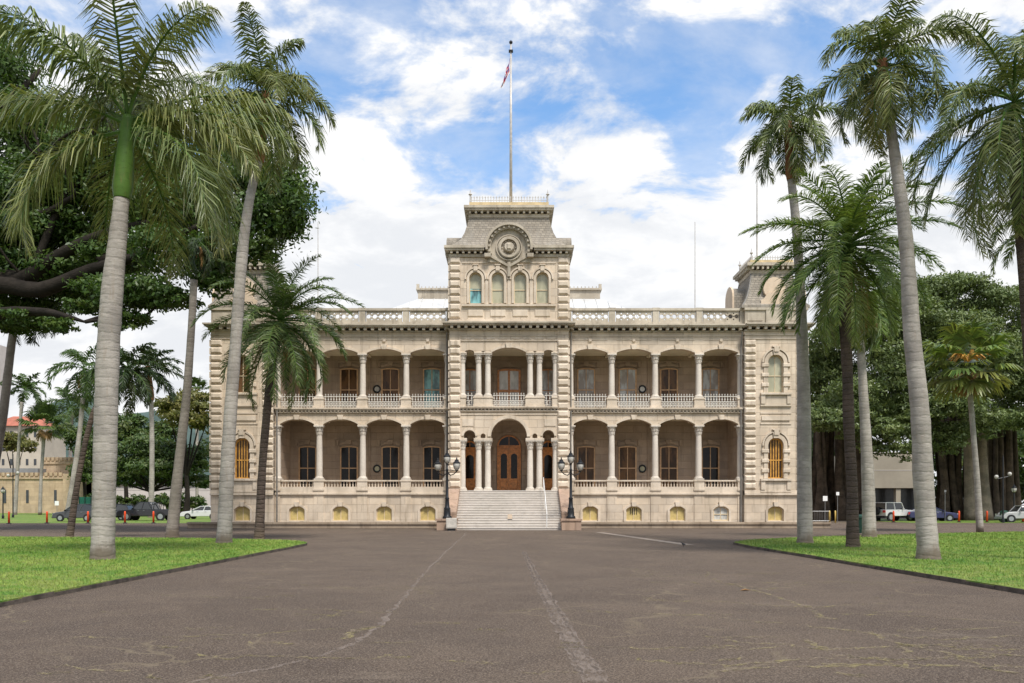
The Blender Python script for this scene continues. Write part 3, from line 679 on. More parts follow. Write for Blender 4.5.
# ------------------------------------------------------------------ end pavilions
for s in (-1, 1):
    YF = -.4; x0, x1 = sorted((s*16.73, s*21.2)); xc = s*18.95
    pw, tr = MB(), MB()
    wall_bay(pw, x0, x1, 0, 2.40, xc-.56, xc+.56, .48, 1.28, 1.55, YF, 0.0)
    wall_bay(pw, x0, x1, 2.40, 8.3, xc-.55, xc+.55, 3.5, 5.85, 6.4, YF, 0.0)
    wall_bay(pw, x0, x1, 8.3, 13.95, xc-.55, xc+.55, 9.6, 11.75, 12.3, YF, 0.0)
    pw.box(x0, x0+.3, 0, 4.6, 0, 13.95); pw.box(x1-.3, x1, 0, 4.6, 0, 13.95); pw.box(x0+.3, x1-.3, 1.0, 1.1, 0, 13.9)
    archivolt(tr, xc-.56, xc+.56, 1.28, 1.55, .16, YF, .07, key=.26, legs=.80); tr.box(xc-.7, xc+.7, YF-.14, YF, .38, .475)
    for sill, sp, cr_ in ((3.5, 5.85, 6.4), (9.6, 11.75, 12.3)):
        archivolt(tr, xc-.55, xc+.55, sp, cr_, .26, YF, .09, key=.34, legs=.25)
        archivolt(tr, xc-.86, xc+.86, sp+.1, cr_+.36, .12, YF, .14, key=0, legs=.12)
        tr.box(xc-.16, xc+.16, YF-.24, YF, cr_+.18, cr_+.52); tr.box(xc-.28, xc+.28, YF-.22, YF, cr_+.52, cr_+.60)
        for k in (-1, 1):
            tr.box(xc+k*.70-.14, xc+k*.70+.14, YF-.07, YF, sill, sp-.26)
            for zz in (sill+.55, sill+1.25, sill+1.95): tr.cbox(xc+k*.76-.26, xc+k*.76+.26, YF-.13, YF, zz-.14, zz+.14, .04)
        tr.box(xc-1.1, xc+1.1, YF-.22, YF, sill-.16, sill-.02); tr.box(xc-1.02, xc+1.02, YF-.06, YF, sill-.86, sill-.22)
        for k in (-.92, .92): tr.box(xc+k-.14, xc+k+.14, YF-.15, YF, sill-.8, sill-.17)
        tr.box(xc-1.1, xc+1.1, YF-.12, YF, sill-.98, sill-.87)
    tr.box(xc-1.1, xc+1.1, YF-.05, YF, 7.35, 7.45); tr.box(xc-1.0, xc+1.0, YF-.09, YF, 7.62, 7.95); tr.box(xc-1.1, xc+1.1, YF-.05, YF, 8.10, 8.2)
    for (zb, zt, pr) in ((2.32, 2.46, .16), (2.46, 2.66, .08), (13.40, 13.48, .06), (13.66, 13.74, .06)): tr.box(x0-(.02 if s < 0 else 0), x1+(.02 if s > 0 else 0), YF-pr, .2, zb, zt)
    q1, q2 = MB(), MB(); quoins(q1, x0+.03, x0+.78, YF, 2.7, 13.4); quoins(q2, x1-.78, x1-.03, YF, 2.7, 13.4); qu = q2 if s > 0 else q1
    xo = x1 if s > 0 else x0
    n = int((13.4-2.7)/.545); hh = (13.4-2.7)/n
    for i in range(n): qu.box(min(xo, xo+s*.10), max(xo, xo+s*.10), YF+.0, YF+.8, 2.7+i*hh+.06, 2.7+(i+1)*hh-.06)
    pw.build('pavilion_wall', M['stone'], pal); tr.build('pavilion_moulding', M['plaster'], pal); q1.build('quoins', M['plaster'], pal); q2.build('quoins', M['plaster'], pal)
    co = MB(); cornice(co, x0, x1, YF, 4.6, 13.95, (s < 0, s > 0)); co.build('cornice', M['cement'], pal)
    place(copy_tree(bs), xc, YF+.2, .48)
    place(window(1.12, 2.92, .56, M['gold'], M['glass_amber'], 5, 2, .09, pal, mul=.07), xc, YF+.22, 3.49)
    place(window(1.12, 2.72, .56, M['cream_frame'], M['glass_blind'] if s > 0 else M['glass_amber'], 2, 2, .07, pal), xc, YF+.22, 9.59)
    # attic block and parapet
    at_ = MB(); at_.box(x0+.05, x1-.05, YF-.06, 4.4, 14.45, 15.45); at_.box(x0-.02, x1+.02, YF-.16, 4.5, 15.45, 15.62)
    at_.box(xc-.72, xc+.72, YF-.14, YF, 14.46, 15.45)
    for k in (-1, 1):
        at_.box(xc+k*1.5-.55, xc+k*1.5+.55, YF-.10, YF, 14.7, 15.25)
    at_.build('attic_wall', M['cement'], pal)
    # corner turret roof
    yc = 1.95; prof = [(2.35, 15.62), (2.35, 15.80), (2.12, 16.1), (1.90, 16.55), (1.72, 17.1), (1.58, 17.7), (1.48, 18.32)]
    mr = MB(); mr.box(xc-2.42, xc+2.42, yc-2.42, yc+2.42, 15.62, 15.82)
    for (h0, z0), (h1, z1) in zip(prof[1:], prof[2:]):
        b = len(mr.v); mr.v += [(xc-h0, yc-h0, z0), (xc+h0, yc-h0, z0), (xc+h0, yc+h0, z0), (xc-h0, yc+h0, z0), (xc-h1, yc-h1, z1), (xc+h1, yc-h1, z1), (xc+h1, yc+h1, z1), (xc-h1, yc+h1, z1)]
        for i in range(4): j = (i+1) % 4; mr._f(b+i, b+j, b+4+j, b+4+i)
    mo = mr.build('turret_roof', M['slate'], pal)
    rb = MB()
    for sx in (-1, 1):
        for sy in (-1, 1): rb.tube([(xc+sx*h, yc+sy*h, z) for h, z in prof[1:]], .055, 6)
    rb.build('hip_roll', M['pipe'], mo)
    tc_ = MB(); tc_.box(xc-1.52, xc+1.52, yc-1.52, yc+1.52, 18.3, 18.56); tc_.box(xc-1.86, xc+1.86, yc-1.86, yc+1.86, 18.8, 19.02)
    for i in range(9):
        for a, b_ in ((1, 0), (-1, 0), (0, 1), (0, -1)):
            o_ = -1.44+.36*i; X, Y = xc+(a*1.64 if a else o_), yc+(b_*1.64 if b_ else o_)
            tc_.box(X-(.16 if a else .07), X+(.16 if a else .07), Y-(.16 if b_ else .07), Y+(.16 if b_ else .07), 18.57, 18.795)
    tc_.build('turret_cornice', M['cement'], mo)
    lg = MB(); lg.box(xc-1.55, xc+1.55, yc-1.55, yc+1.55, 19.02, 19.28); lg.build('ledge', M['ledge'], mo)
    cr_ = MB()
    for sx in (-1, 1):
        for sy in (-1, 1): cr_.lathe([(.05, 19.28), (.05, 19.72), (.13, 19.8), (.05, 19.9), (.01, 20.15)], (xc+sx*1.45, yc+sy*1.45, 0), 8)
    for i in range(16):
        o_ = -1.36+2.72*i/15
        for a, b_ in ((o_, -1.45), (o_, 1.45), (-1.45, o_), (1.45, o_)): cr_.box(xc+a-.02, xc+a+.02, yc+b_-.02, yc+b_+.02, 19.28, 19.62)
    for k in (-1.45, 1.45): cr_.box(xc-1.45, xc+1.45, yc+k-.015, yc+k+.015, 19.46, 19.49); cr_.box(xc+k-.015, xc+k+.015, yc-1.45, yc+1.45, 19.46, 19.49)
    cr_.build('roof_cresting', M['pole'], mo)
    rd = MB(); rd.lathe([(.78, 0), (.78, .22), (.62, .22), (.60, .12), (.3, .12), (.28, .04), (.01, .0)][::1], (xc, YF+.25, 17.1), 24, 'y')
    rd.prism([(xc-1.0, 15.62), (xc+1.0, 15.62), (xc+1.0, 16.2), (xc+.75, 16.35), (xc+.5, 16.75), (xc-.5, 16.75), (xc-.75, 16.35), (xc-1.0, 16.2)], YF+.1, yc)
    rd.build('round_dormer', M['roundel'], mo)
    for k in (-1, 1):
        d = MB(); A = [(yc-.85, 15.82)]+[(yc+.85*math.cos(math.pi*(1-i/10)), 16.75+.85*math.sin(math.pi*i/10)) for i in range(11)]+[(yc+.85, 15.82)]
        b = len(d.v); n = len(A); xa, xb = xc+k*1.5, xc+k*2.55
        d.v += [(xa, y, z) for y, z in A]+[(xb, y, z) for y, z in A]
        for i in range(n-1): d._f(b+i, b+i+1, b+n+i+1, b+n+i)
        d._f(*(b+n+i for i in range(n)))
        o = d.build('side_dormer', M['slate'], mo)
        f = MB(); fa = [(yc+(y-yc)*1.12, 15.82+(z-15.82)*1.06) for y, z in A]; f.v = [(xb, y, z) for y, z in fa]+[(xb+k*.14, y, z) for y, z in fa]; n = len(fa)
        f._f(*range(n)); f._f(*(n+i for i in range(n)))
        for i in range(n): j = (i+1) % n; f._f(i, j, n+j, n+i)
        f.build('dormer_front', M['roundel'], mo)
# ------------------------------------------------------------------ central tower
YT = -.8
tw, tt, tcn = MB(), MB(), MB()
for s in (-1, 1):
    x0, x1 = sorted((s*3.42, s*4.21)); tw.box(x0, x1, YT, .6, 0, 14.0)
    tq = MB(); tq2 = MB(); quoins(tq, x0+.04, x1-.04, YT, 2.8, 13.3); quoins(tq2, x0+.04, x1-.04, YT, 14.75, 19.15, .55)
    xo = x1 if s > 0 else x0; n = 19; hh = (13.3-2.8)/n
    for i in range(n): tq.box(min(xo, xo+s*.08), max(xo, xo+s*.08), YT, YT+.7, 2.8+i*hh+.06, 2.8+(i+1)*hh-.06)
    n = 8; hh = 4.4/n
    for i in range(n): tq2.box(min(xo, xo+s*.08), max(xo, xo+s*.08), YT, YT+.8, 14.75+i*hh+.06, 14.75+(i+1)*hh-.06)
    tq.build('quoins', M['plaster'], pal); tq2.build('quoins', M['plaster'], pal)
def carve(xl, xr, zt, al, ar, sp, cr_, zb): arch_panel(tw, xl, xr, zt, al, ar, sp, cr_, YT+.06, YT+.55, zb)
for s in (-1, 1):
    e = lambda a, b_: sorted((s*a, s*b_))
    carve(*e(3.42, 2.16), 8.22, *e(3.2, 2.38), 6.50, 6.91, 6.2); carve(*e(2.16, 1.5), 8.22, *e(2.0, 1.66), 6.50, 6.67, 6.2)
    carve(*e(3.42, 2.16), 13.95, *e(3.2, 2.40), 12.38, 12.58, 12.32); carve(*e(2.16, 1.5), 13.95, *e(2.0, 1.66), 12.40, 12.5, 12.32)
    archivolt(tt, *e(3.2, 2.38), 6.50, 6.91, .15, YT+.06, .07, key=0)
    for X in (2.16, 1.5, 3.30):
        column(cenL, s*X, YT+.32, 2.64); column(cenU, s*X, YT+.32, 9.27)
        tt.box(s*X-.32, s*X+.32, YT-.02, YT+.6, 6.2, 6.34); tt.box(s*X-.30, s*X+.30, YT-.02, YT+.6, 12.32, 12.42)
    tt.box(*e(2.5, 1.16), YT-.04, YT+.65, 8.57, 9.16); tt.box(*e(2.54, 1.12), YT-.08, YT+.7, 9.16, 9.27); tt.box(*e(2.54, 1.12), YT-.08, YT+.7, 8.575, 8.72)
    tt.box(*e(3.42, 3.05), YT-.04, YT+.65, 8.57, 9.16); tt.box(*e(3.42, 3.01), YT-.08, YT+.7, 9.16, 9.27)
    tt.box(*e(3.3, 2.5), YT+.02, YT+.06, 7.2, 7.7)
carve(-1.5, 1.5, 8.22, -1.27, 1.27, 6.45, 7.72, 6.2); archivolt(tt, -1.27, 1.27, 6.45, 7.72, .24, YT+.06, .10, 24, key=.0)
carve(-1.5, 1.5, 13.95, -1.24, 1.24, 12.38, 12.74, 12.32); archivolt(tt, -1.24, 1.24, 12.38, 12.74, .18, YT+.06, .08, key=.36)
for (zb, zt, pr) in ((7.98, 8.08, .05), (8.22, 8.32, .12), (8.40, 8.48, .20), (8.48, 8.57, .26), (13.2, 13.28, .06), (13.55, 13.62, .05)): tt.box(-3.42, 3.42, YT-pr+.06, .3, zb, zt)
for i in range(26): x = -3.35+6.7*(i+.5)/26; tt.box(x-.05, x+.05, YT-.10, YT, 8.32, 8.40)
for i in range(8): x = -3.0+6.0*i/7; tt.box(x-.3, x+.3, YT+.025, YT+.06, 13.34, 13.50)
tw.box(-4.2, 4.2, -.2, 3.1, 2.46, 2.625); tw.box(-3.42, 3.42, -.2, 3.1, 8.36, 8.545)
cornice(tcn, -4.27, 4.27, YT, .5, 13.95, (1, 1))
tt.build('tower_moulding', M['plaster'], pal); tcn.build('cornice', M['cement'], pal); tt, tcn = MB(), MB()
# tower storey
YB = 6.0
for s in (-1, 1):
    tw.box(*sorted((s*4.21, s*3.9)), YT+.5, YB, 14.45, 19.3)
    tw.box(*sorted((s*4.21, s*3.15)), YT, YT+.5, 14.45, 19.3)
tw.box(-3.9, 3.9, YB-.3, YB, 14.45, 19.3)
WX = (-2.36, -.79, .79, 2.36); ed = [-3.15, -1.575, 0, 1.575, 3.15]
twin = window(.90, 2.2, .44, M['cream_frame'], (M['glass_blind'], M['glass_blind']), 1, 2, .06, pal, split=.5)
twin2 = window(.90, 2.2, .44, M['cream_frame'], (M['glass_blind'], M['glass_teal']), 1, 2, .06, pal, split=.5)
for i, x in enumerate(WX):
    wall_bay(tw, ed[i], ed[i+1], 14.45, 19.3, x-.44, x+.44, 15.85, 17.6, 18.04, YT, YT+.5)
    archivolt(tt, x-.44, x+.44, 17.6, 18.04, .16, YT, .08, key=0, legs=1.75); archivolt(tt, x-.66, x+.66, 17.62, 18.28, .10, YT, .12, key=0, legs=.1)
    tt.box(x-.14, x+.14, YT-.16, YT, 18.12, 18.5); tt.box(x-.2, x+.2, YT-.2, YT, 18.5, 18.56)
    tt.cbox(x-.55, x+.55, YT-.06, YT, 14.9, 15.4, .05)
    place(twin2 if i == 0 else (twin if i == 1 else copy_tree(twin)), x, YT+.26, 15.84)
tt.box(-3.3, 3.3, YT-.16, YT, 15.62, 15.75); tt.box(-3.3, 3.3, YT-.08, YT, 14.46, 14.72); tt.box(-4.26, 4.26, YT-.18, YT+.4, 14.455, 14.60)
for x in (-1.575, 0, 1.575): tt.box(x-.10, x+.10, YT-.05, YT, 15.75, 17.5)
tt.box(-3.3, 3.3, YT-.05, YT, 18.66, 18.74)
# tower cornice broken by the round pediment
for s in (-1, 1):
    x0, x1 = sorted((s*1.75, s*4.25))
    tcn.box(x0, x1, YT-.12, YT+.6, 19.1, 19.3); tcn.box(x0-(.22 if s < 0 else 0), x1+(.22 if s > 0 else 0), YT-.42, YT+.6, 19.48, 19.62); tcn.box(x0-(.3 if s < 0 else 0), x1+(.3 if s > 0 else 0), YT-.5, YT+.6, 19.62, 19.80)
    for i in range(6): x = x0+2.5*(i+.5)/6; tcn.box(x-.08, x+.08, YT-.34, YT, 19.3, 19.48)
    xo = s*4.21
    tcn.box(*sorted((xo, xo+s*.34)), YT+.6, YB+.3, 19.48, 19.80)
    for i in range(15): y = YT+.5+.42*i; tcn.box(*sorted((xo, xo+s*.26)), y-.08, y+.08, 19.3, 19.48)
tcn.box(-4.2, 4.2, YT+.6, YB+.3, 19.3, 19.78)
pd = MB(); cz = 19.72; N = 22
def disc_band(mb, r0, r1, y0, y1, a0=-20, a1=200):
    b = len(mb.v)
    for i in range(N+1):
        a = R(a0+(a1-a0)*i/N); c_, s_ = math.cos(a), math.sin(a)
        mb.v += [(r0*c_, y0, cz+r0*s_), (r1*c_, y0, cz+r1*s_), (r0*c_, y1, cz+r0*s_), (r1*c_, y1, cz+r1*s_)]
    for i in range(N):
        p, q = b+4*i, b+4*i+4; mb._f(p, q, q+1, p+1); mb._f(p+1, q+1, q+3, p+3); mb._f(p, p+2, q+2, q); mb._f(p+2, p+3, q+3, q+2)
    for e_ in (b, b+4*N): mb._f(e_, e_+1, e_+3, e_+2)
pd.prism([(-1.5, 18.72)]+[(1.5, 18.72)]+[(1.5*math.cos(math.pi*i/20), cz+1.5*math.sin(math.pi*i/20)) for i in range(21)], YT-.12, YT+1.6)
disc_band(pd, 1.28, 1.52, YT-.34, YT-.1); disc_band(pd, 1.50, 1.66, YT-.55, YT+1.8, -8, 188)
for i in range(15): a = R(-12+204*i/14); x, z = 1.4*math.cos(a), cz+1.4*math.sin(a); pd.box(x-.07, x+.07, YT-.47, YT-.34, z-.07, z+.07)
for s in (-1, 1): pd.box(*sorted((s*1.28, s*1.72)), YT-.5, YT, 19.0, 19.25)
disc_band(pd, .84, .92, YT-.24, YT-.1, 0, 360); disc_band(pd, .56, .72, YT-.34, YT-.1, 0, 360); disc_band(pd, .72, .78, YT-.28, YT-.1, 0, 360)
pd.lathe([(.30, -.34), (.36, -.2), (.40, .0)], (0, YT-.1, cz), 16, 'y'); pd.cbox(-.16, .16, YT-.52, YT-.4, cz-.2, cz+.22, .06)
for i in range(12): a = 2*math.pi*i/12; pd.box(.48*math.cos(a)-.04, .48*math.cos(a)+.04, YT-.22, YT-.1, cz+.48*math.sin(a)-.04, cz+.48*math.sin(a)+.04)
for s in (-1, 1): pd.prism([(s*.05, 18.35), (s*1.3, 19.05), (s*1.3, 19.2), (s*.05, 18.55)][::s], YT-.22, YT-.1)
pd.box(-.11, .11, YT-.2, YT-.0, 17.7, 18.72)
pd.build('round_pediment', M['cement'], pal)
tw.build('tower_wall', M['stone'], pal); tt.build('tower_moulding', M['plaster'], pal); tcn.build('cornice', M['cement'], pal)
MB().box(-3.9, 3.9, YT+.45, YT+.5, 15, 19.2).build('tower_backing', M['dim'], pal)
cc = MB(); cc.box(-4.2, 4.2, -.2, 3.1, 8.0, 8.1); cc.box(-3.42, 3.42, -.25, 3.1, 12.84, 12.9); cc.build('portico_ceiling', M['ceil'], pal)
cr_ = railing(2.3); link('railing', cr_, pal, (0, YT+.2, 0))
rs = railing(.5)
for s in (-1, 1): link('railing', rs, pal, (s*2.77, YT+.2, 0))
# mansard
yc = 2.6; prof = [(4.1, 19.80), (4.02, 20.02), (3.72, 20.25), (3.42, 20.6), (3.18, 21.1), (3.0, 21.7), (2.86, 22.28)]
mr = MB()
for (h0, z0), (h1, z1) in zip(prof, prof[1:]):
    k = .82; b = len(mr.v); mr.v += [(sx*h, yc+sy*h*k, z) for h, z in ((h0, z0), (h1, z1)) for sx, sy in ((-1, -1), (1, -1), (1, 1), (-1, 1))]
    for i in range(4): j = (i+1) % 4; mr._f(b+i, b+j, b+4+j, b+4+i)
mo = mr.build('mansard_roof', M['slate'], pal)
for s in (-1, 1):
    d = MB(); A = [(yc-1.15, 19.81)]+[(yc+1.15*math.cos(math.pi*(1-i/10)), 20.55+.98*math.sin(math.pi*i/10)) for i in range(11)]+[(yc+1.15, 19.81)]; n = len(A); xa, xb = s*2.6, s*4.6
    d.v = [(xa, y, z) for y, z in A]+[(xb, y, z) for y, z in A]
    for i in range(n-1): d._f(i, i+1, n+i+1, n+i)
    d._f(*(n+i for i in range(n))); d.build('side_dormer', M['slate'], mo)
tc_ = MB(); k = .82
tc_.box(-2.9, 2.9, yc-2.42, yc+2.42, 22.26, 22.51); tc_.box(-3.14, 3.14, yc-2.75, yc+2.75, 22.69, 22.83); tc_.box(-3.22, 3.22, yc-2.83, yc+2.83, 22.83, 23.01)
for i in range(14): x = -2.8+5.6*i/13; tc_.box(x-.08, x+.08, yc-2.65, yc-2.4, 22.51, 22.69); tc_.box(x-.08, x+.08, yc+2.4, yc+2.65, 22.51, 22.69)
for i in range(12): y = yc-2.3+4.6*i/11; tc_.box(-3.05, -2.8, y-.08, y+.08, 22.51, 22.69); tc_.box(2.8, 3.05, y-.08, y+.08, 22.51, 22.69)
tc_.build('roof_cornice', M['cement'], mo)
MB().box(-2.85, 2.85, yc-2.45, yc+2.45, 23.01, 23.35).build('ledge', M['ledge'], mo)
cr_ = MB()
for sx in (-1, 1):
    for sy in (-1, 1): cr_.lathe([(.06, 23.35), (.05, 23.83), (.14, 23.91), (.05, 24.03), (.01, 24.28)], (sx*2.78, yc+sy*2.38, 0), 8)
for i in range(28):
    o_ = -2.7+5.4*i/27
    for sy in (-2.38, 2.38): cr_.box(o_-.02, o_+.02, yc+sy-.02, yc+sy+.02, 23.35, 23.71); cr_.prism([(o_-.06, 23.69), (o_, 23.63), (o_+.06, 23.69), (o_, 23.81)], yc+sy-.015, yc+sy+.015)
for i in range(22):
    o_ = -2.3+4.6*i/21
    for sx in (-2.78, 2.78): cr_.box(sx-.02, sx+.02, yc+o_-.02, yc+o_+.02, 23.35, 23.73)
for sy in (-2.38, 2.38): cr_.box(-2.78, 2.78, yc+sy-.015, yc+sy+.015, 23.49, 23.52)
for sx in (-2.78, 2.78): cr_.box(sx-.015, sx+.015, yc-2.38, yc+2.38, 23.49, 23.52)
cr_.build('roof_cresting', M['pole'], mo)
# portico doors
def door(w_, h, arch_h, leaves=2):
    mb = MB(); fw = .12
    mb.box(-w_/2, -w_/2+fw, -.08, .08, 0, h); mb.box(w_/2-fw, w_/2, -.08, .08, 0, h); mb.box(-w_/2+fw, w_/2-fw, -.08, .08, h-fw, h)
    o = mb.build('door', M['door_wood'], pal); lw = (w_-2*fw)/leaves
    for k in range(leaves):
        xc = -w_/2+fw+lw*(k+.5); lf = MB(); gw = lw*.62; g0 = .95; gs = h-fw-.62
        wall_bay(lf, xc-lw/2+.01, xc+lw/2-.01, .02, h-fw-.01, xc-gw/2, xc+gw/2, g0, gs, gs+gw*.45, -.05, .03)
        lf.cbox(xc-gw/2-.02, xc+gw/2+.02, -.085, -.05, .2, .78, .03)
        lo = lf.build('door_leaf', M['door_wood'], o); MB().box(xc-gw/2, xc+gw/2, .0, .02, g0, gs+gw*.5).build('pane', M['glass'], lo)
    if arch_h:
        f = window(w_, arch_h, min(arch_h-.02, w_/2), M['door_wood'], M['glass'], 2, 1, .1, o, name='transom'); f.location = (0, 0, h)
    return o
place(door(1.78, 3.35, .86), 0, 3.0, FL+.02)
sdr = door(1.2, 3.2, .6, 1); place(sdr, -2.95, 3.0, FL+.02); place(copy_tree(sdr), 2.95, 3.0, FL+.02)
ud = window(1.75, 3.3, .12, M['wood'], M['glass_pale'], 2, 2, .16, pal, mul=.16); place(ud, 0, 3.0, FU+.02)  # sky reflected in this glass is put into its pale colour
uw = window(1.15, 3.2, .1, M['wood'], M['glass_curtain_reflect'], 2, 2, .1, pal); place(uw, -2.95, 3.0, FU+.1); place(copy_tree(uw), 2.95, 3.0, FU+.1)
for x, w_, z, h, r_ in ((0, .95, FL, 3.4, .9), (-2.95, .66, FL, 3.3, .6), (2.95, .66, FL, 3.3, .6), (0, .92, FU, 3.3, .15), (-2.95, .62, FU, 3.3, .12), (2.95, .62, FU, 3.3, .12)):
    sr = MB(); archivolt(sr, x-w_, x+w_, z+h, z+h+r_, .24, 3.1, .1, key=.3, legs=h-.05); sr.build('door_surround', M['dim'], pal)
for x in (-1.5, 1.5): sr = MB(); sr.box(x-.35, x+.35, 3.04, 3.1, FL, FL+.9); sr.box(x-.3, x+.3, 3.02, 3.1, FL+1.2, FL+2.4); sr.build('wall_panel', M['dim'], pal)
# main body, roof
bd = MB()
for s in (-1, 1): bd.box(*sorted((s*20.9, s*20.5)), 4.6, 30, 0, 14.3)
bd.box(-20.5, 20.5, 29.6, 30, 0, 14.3); bd.build('side_walls', M['stone'], pal)
dk = MB(); dk.box(-20.5, 20.5, .45, 29.6, 14.0, 14.3); dk.build('roof_deck', M['grey_roof'], pal)
hp = MB(); b0 = [(-14.5, 5), (14.5, 5), (14.5, 27), (-14.5, 27)]; b1 = [(-7.8, 12.2), (7.8, 12.2), (7.8, 20), (-7.8, 20)]
hp.v = [(x, y, 15.0) for x, y in b0]+[(x, y, 19.55) for x, y in b1]
for i in range(4): j = (i+1) % 4; hp._f(i, j, 4+j, 4+i)
for i in range(1, 30):
    x = -14.5+i; zt = 1.0 if abs(x) < 7.8 else (14.5-abs(x))/6.7
    hp.tube([(x, 5, 15.03), (x, 5+7.2*zt, 15.03+4.55*zt)], .035, 4)
hr = hp.build('hip_roof', M['metal_roof'], pal)
cp = MB(); cp.box(-7.9, 7.9, 12.1, 20.1, 19.5, 20.25); cp.box(-8.05, 8.05, 11.95, 20.25, 20.25, 20.4)
for x in (-7.9, 7.9): cp.box(x-.12, x+.12, 11.98, 12.2, 20.4, 20.75)
for i in range(50): x = -7.9+15.8*i/49; cp.box(x-.03, x+.03, 12.1, 12.16, 20.4, 20.58)
cp.build('roof_lantern', M['cement'], hr)
# steps and cheek walls
st = MB(); NS = 16; rz = FL/NS; trd = .33; YS = -1.0
ns = MB()
for i in range(NS):
    y0 = YS-trd*(NS-1-i); st.box(-3.45, 3.45, y0, YS+.2 if i < NS-1 else .0, i*rz, (i+1)*rz-.035)
    ns.box(-3.45, 3.45, y0-.03, y0+trd+.02 if i < NS-1 else .0, (i+1)*rz-.035, (i+1)*rz)
sto = st.build('staircase', M['step'], pal)
M['nosing'] = simple('pale_nosing', (.60, .56, .51), .8, 0, .12, 3); ns.build('nosings', M['nosing'], sto)  # tread slabs in a lighter tone than the risers
for x in (-2.3, -1.15, 0, 1.15, 2.3):
    pass
hr_ = MB(); 
for y, z in ((-1.1, FL+.0), (-3.6, FL-1.24), (-6.0, .25)): hr_.tube([(2.42, y, z-.05), (2.42, y, z+.9)], .022, 6)
hr_.tube([(2.42, -.9, FL+.92), (2.42, -1.1, FL+.9), (2.42, -6.0, 1.15), (2.42, -6.2, 1.0)], .02, 6); hr_.build('handrail', M['white'], sto)
for s in (-1, 1):
    cw = MB(); x0, x1 = sorted((s*3.45, s*4.25)); b = 0
    prof_ = [(-.85, 0), (-.85, 2.75), (-1.6, 2.75), (-2.0, 2.5), (-4.6, 1.25), (-5.3, 1.15), (-5.3, 0)]
    n = len(prof_); cw.v = [(x0, y, z) for y, z in prof_]+[(x1, y, z) for y, z in prof_]; cw._f(*range(n)); cw._f(*(n+i for i in reversed(range(n))))
    for i in range(n): j = (i+1) % n; cw._f(i, j, n+j, n+i)
    xa = s*3.97; cw.box(xa-.62, xa+.62, -6.45, -5.25, 0, .62); cw.box(xa-.68, xa+.68, -6.51, -5.2, .62, .74)
    cw.build('stair_wall', M['pink'], pal)

# low stone kerb wall round the front of the palace
for s, lb in ((-1, 'low weathered stone kerb wall left of the palace steps'), (1, 'low weathered stone kerb wall right of the palace steps')):
    lw = thing('low_wall', lb, 'low wall', (s*13, -1.8, 0), 0, 'low walls before the palace')
    x0, x1 = sorted((s*4.7-s*13, s*22.2-s*13)); MB().box(x0, x1, -.2, .2, 0, .26).build('wall_base', M['kerbwall'], lw); MB().box(x0-.05, x1+.05, -.28, .26, .26, .43).build('coping', M['kerbwall'], lw, bevel=.03)

# flagpole, flag and lightning rods
fp = MB(); fp.smooth = True; fp.tube([(0, 0, 0), (0, 0, 6.5), (0, 0, 12.75)], [.12, .095, .06], 10); fp.smooth = False
FPX, FPY = .14, 2.6; FZ = 23.33
fo = thing('flagpole', 'tall pale flagpole rising from the central tower roof', 'flagpole', (FPX, FPY, FZ)); fp.build('pole', M['pole'], fo)
MB().lathe([(.01, 12.75), (.13, 12.85), (.13, 12.95), (.01, 13.07)], n=10).build('finial', M['iron'], fo)
MB().box(-.16, .16, -.16, .16, 12.2, 12.28).build('truck', M['iron'], fo)
NX, NZ = 12, 10; me = bpy.data.meshes.new('flag'); V = []; UV = []; FC = []
for j in range(NZ+1):
    for i in range(NX+1):
        t, q = i/NX, j/NZ; drop = 1.15*t**.8
        V.append((-.07-.75*t*(.45+.5*(1-q))-.05*math.sin(t*9+q*3), .14*math.sin(t*11+q*4)*t, 1.15*q*(1-.15*t)-drop*1.0+.12*math.sin(t*5)*t)); UV.append((t, q))
for j in range(NZ):
    for i in range(NX): a = j*(NX+1)+i; FC.append((a, a+1, a+NX+2, a+NX+1))
me.from_pydata(V, [], FC); uvl = me.uv_layers.new(name='UVMap')
for lp in me.loops: uvl.data[lp.index].uv = UV[lp.vertex_index]
me.materials.append(M['flag']); fl = link('flag', me, None, (FPX-.02, FPY, FZ+10.6)); md = fl.modifiers.new('thick', 'SOLIDIFY'); md.thickness = .012
tag(fl, 'limp red, white and blue striped flag hanging near the flagpole top', 'flag')
for px, py, y, z0, lb in ((695, 222, 26, 14.3, 'thin bare rod on the palace roof between tower and right turret'), (757, 172, 2, 19.27, 'tall thin rod rising from the right corner turret'),
                          (318, 222, 26, 14.3, 'thin rod above the date palm, left of the tower'), (286, 232, 2, 19.27, 'short thin rod nearest the left corner turret')):
    p = pix(px, py, y-CAMY); o = MB().tube([(0, 0, 0), (0, 0, p.z-z0)], [.07, .035], 6).lathe([(.09, 0), (.07, .25)], n=8).build('lightning_rod', M['pole'], None, (p.x if px != 286 else -18.95+1.3, y, z0))
    tag(o, lb, 'lightning rod', 'lightning rods on the roof')
# ------------------------------------------------------------------ lamp posts at the steps
def lantern(mb_i, mb_g, c, k=1.0):
    x, y, z = c; mb_i.lathe([(.05*k, 0), (.09*k, .03), (.05*k, .08)], (x, y, z), 10)
    mb_g.smooth = True; mb_g.lathe([(.10*k, .08), (.19*k, .2), (.235*k, .36), (.21*k, .52), (.13*k, .6)], (x, y, z), 14)
    for q in range(4): a = math.pi*(q+.5)/2; mb_i.tube([(x+.07*k*math.cos(a), y+.07*k*math.sin(a), z+.03), (x+.215*k*math.cos(a), y+.215*k*math.sin(a), z+.22), (x+.25*k*math.cos(a), y+.25*k*math.sin(a), z+.38), (x+.22*k*math.cos(a), y+.22*k*math.sin(a), z+.53)], .011, 4)
    mb_i.lathe([(.24*k, .50), (.25*k, .54), (.16*k, .62), (.13*k, .64), (.12*k, .72), (.05*k, .76), (.04*k, .84), (.005, .92)], (x, y, z), 12)
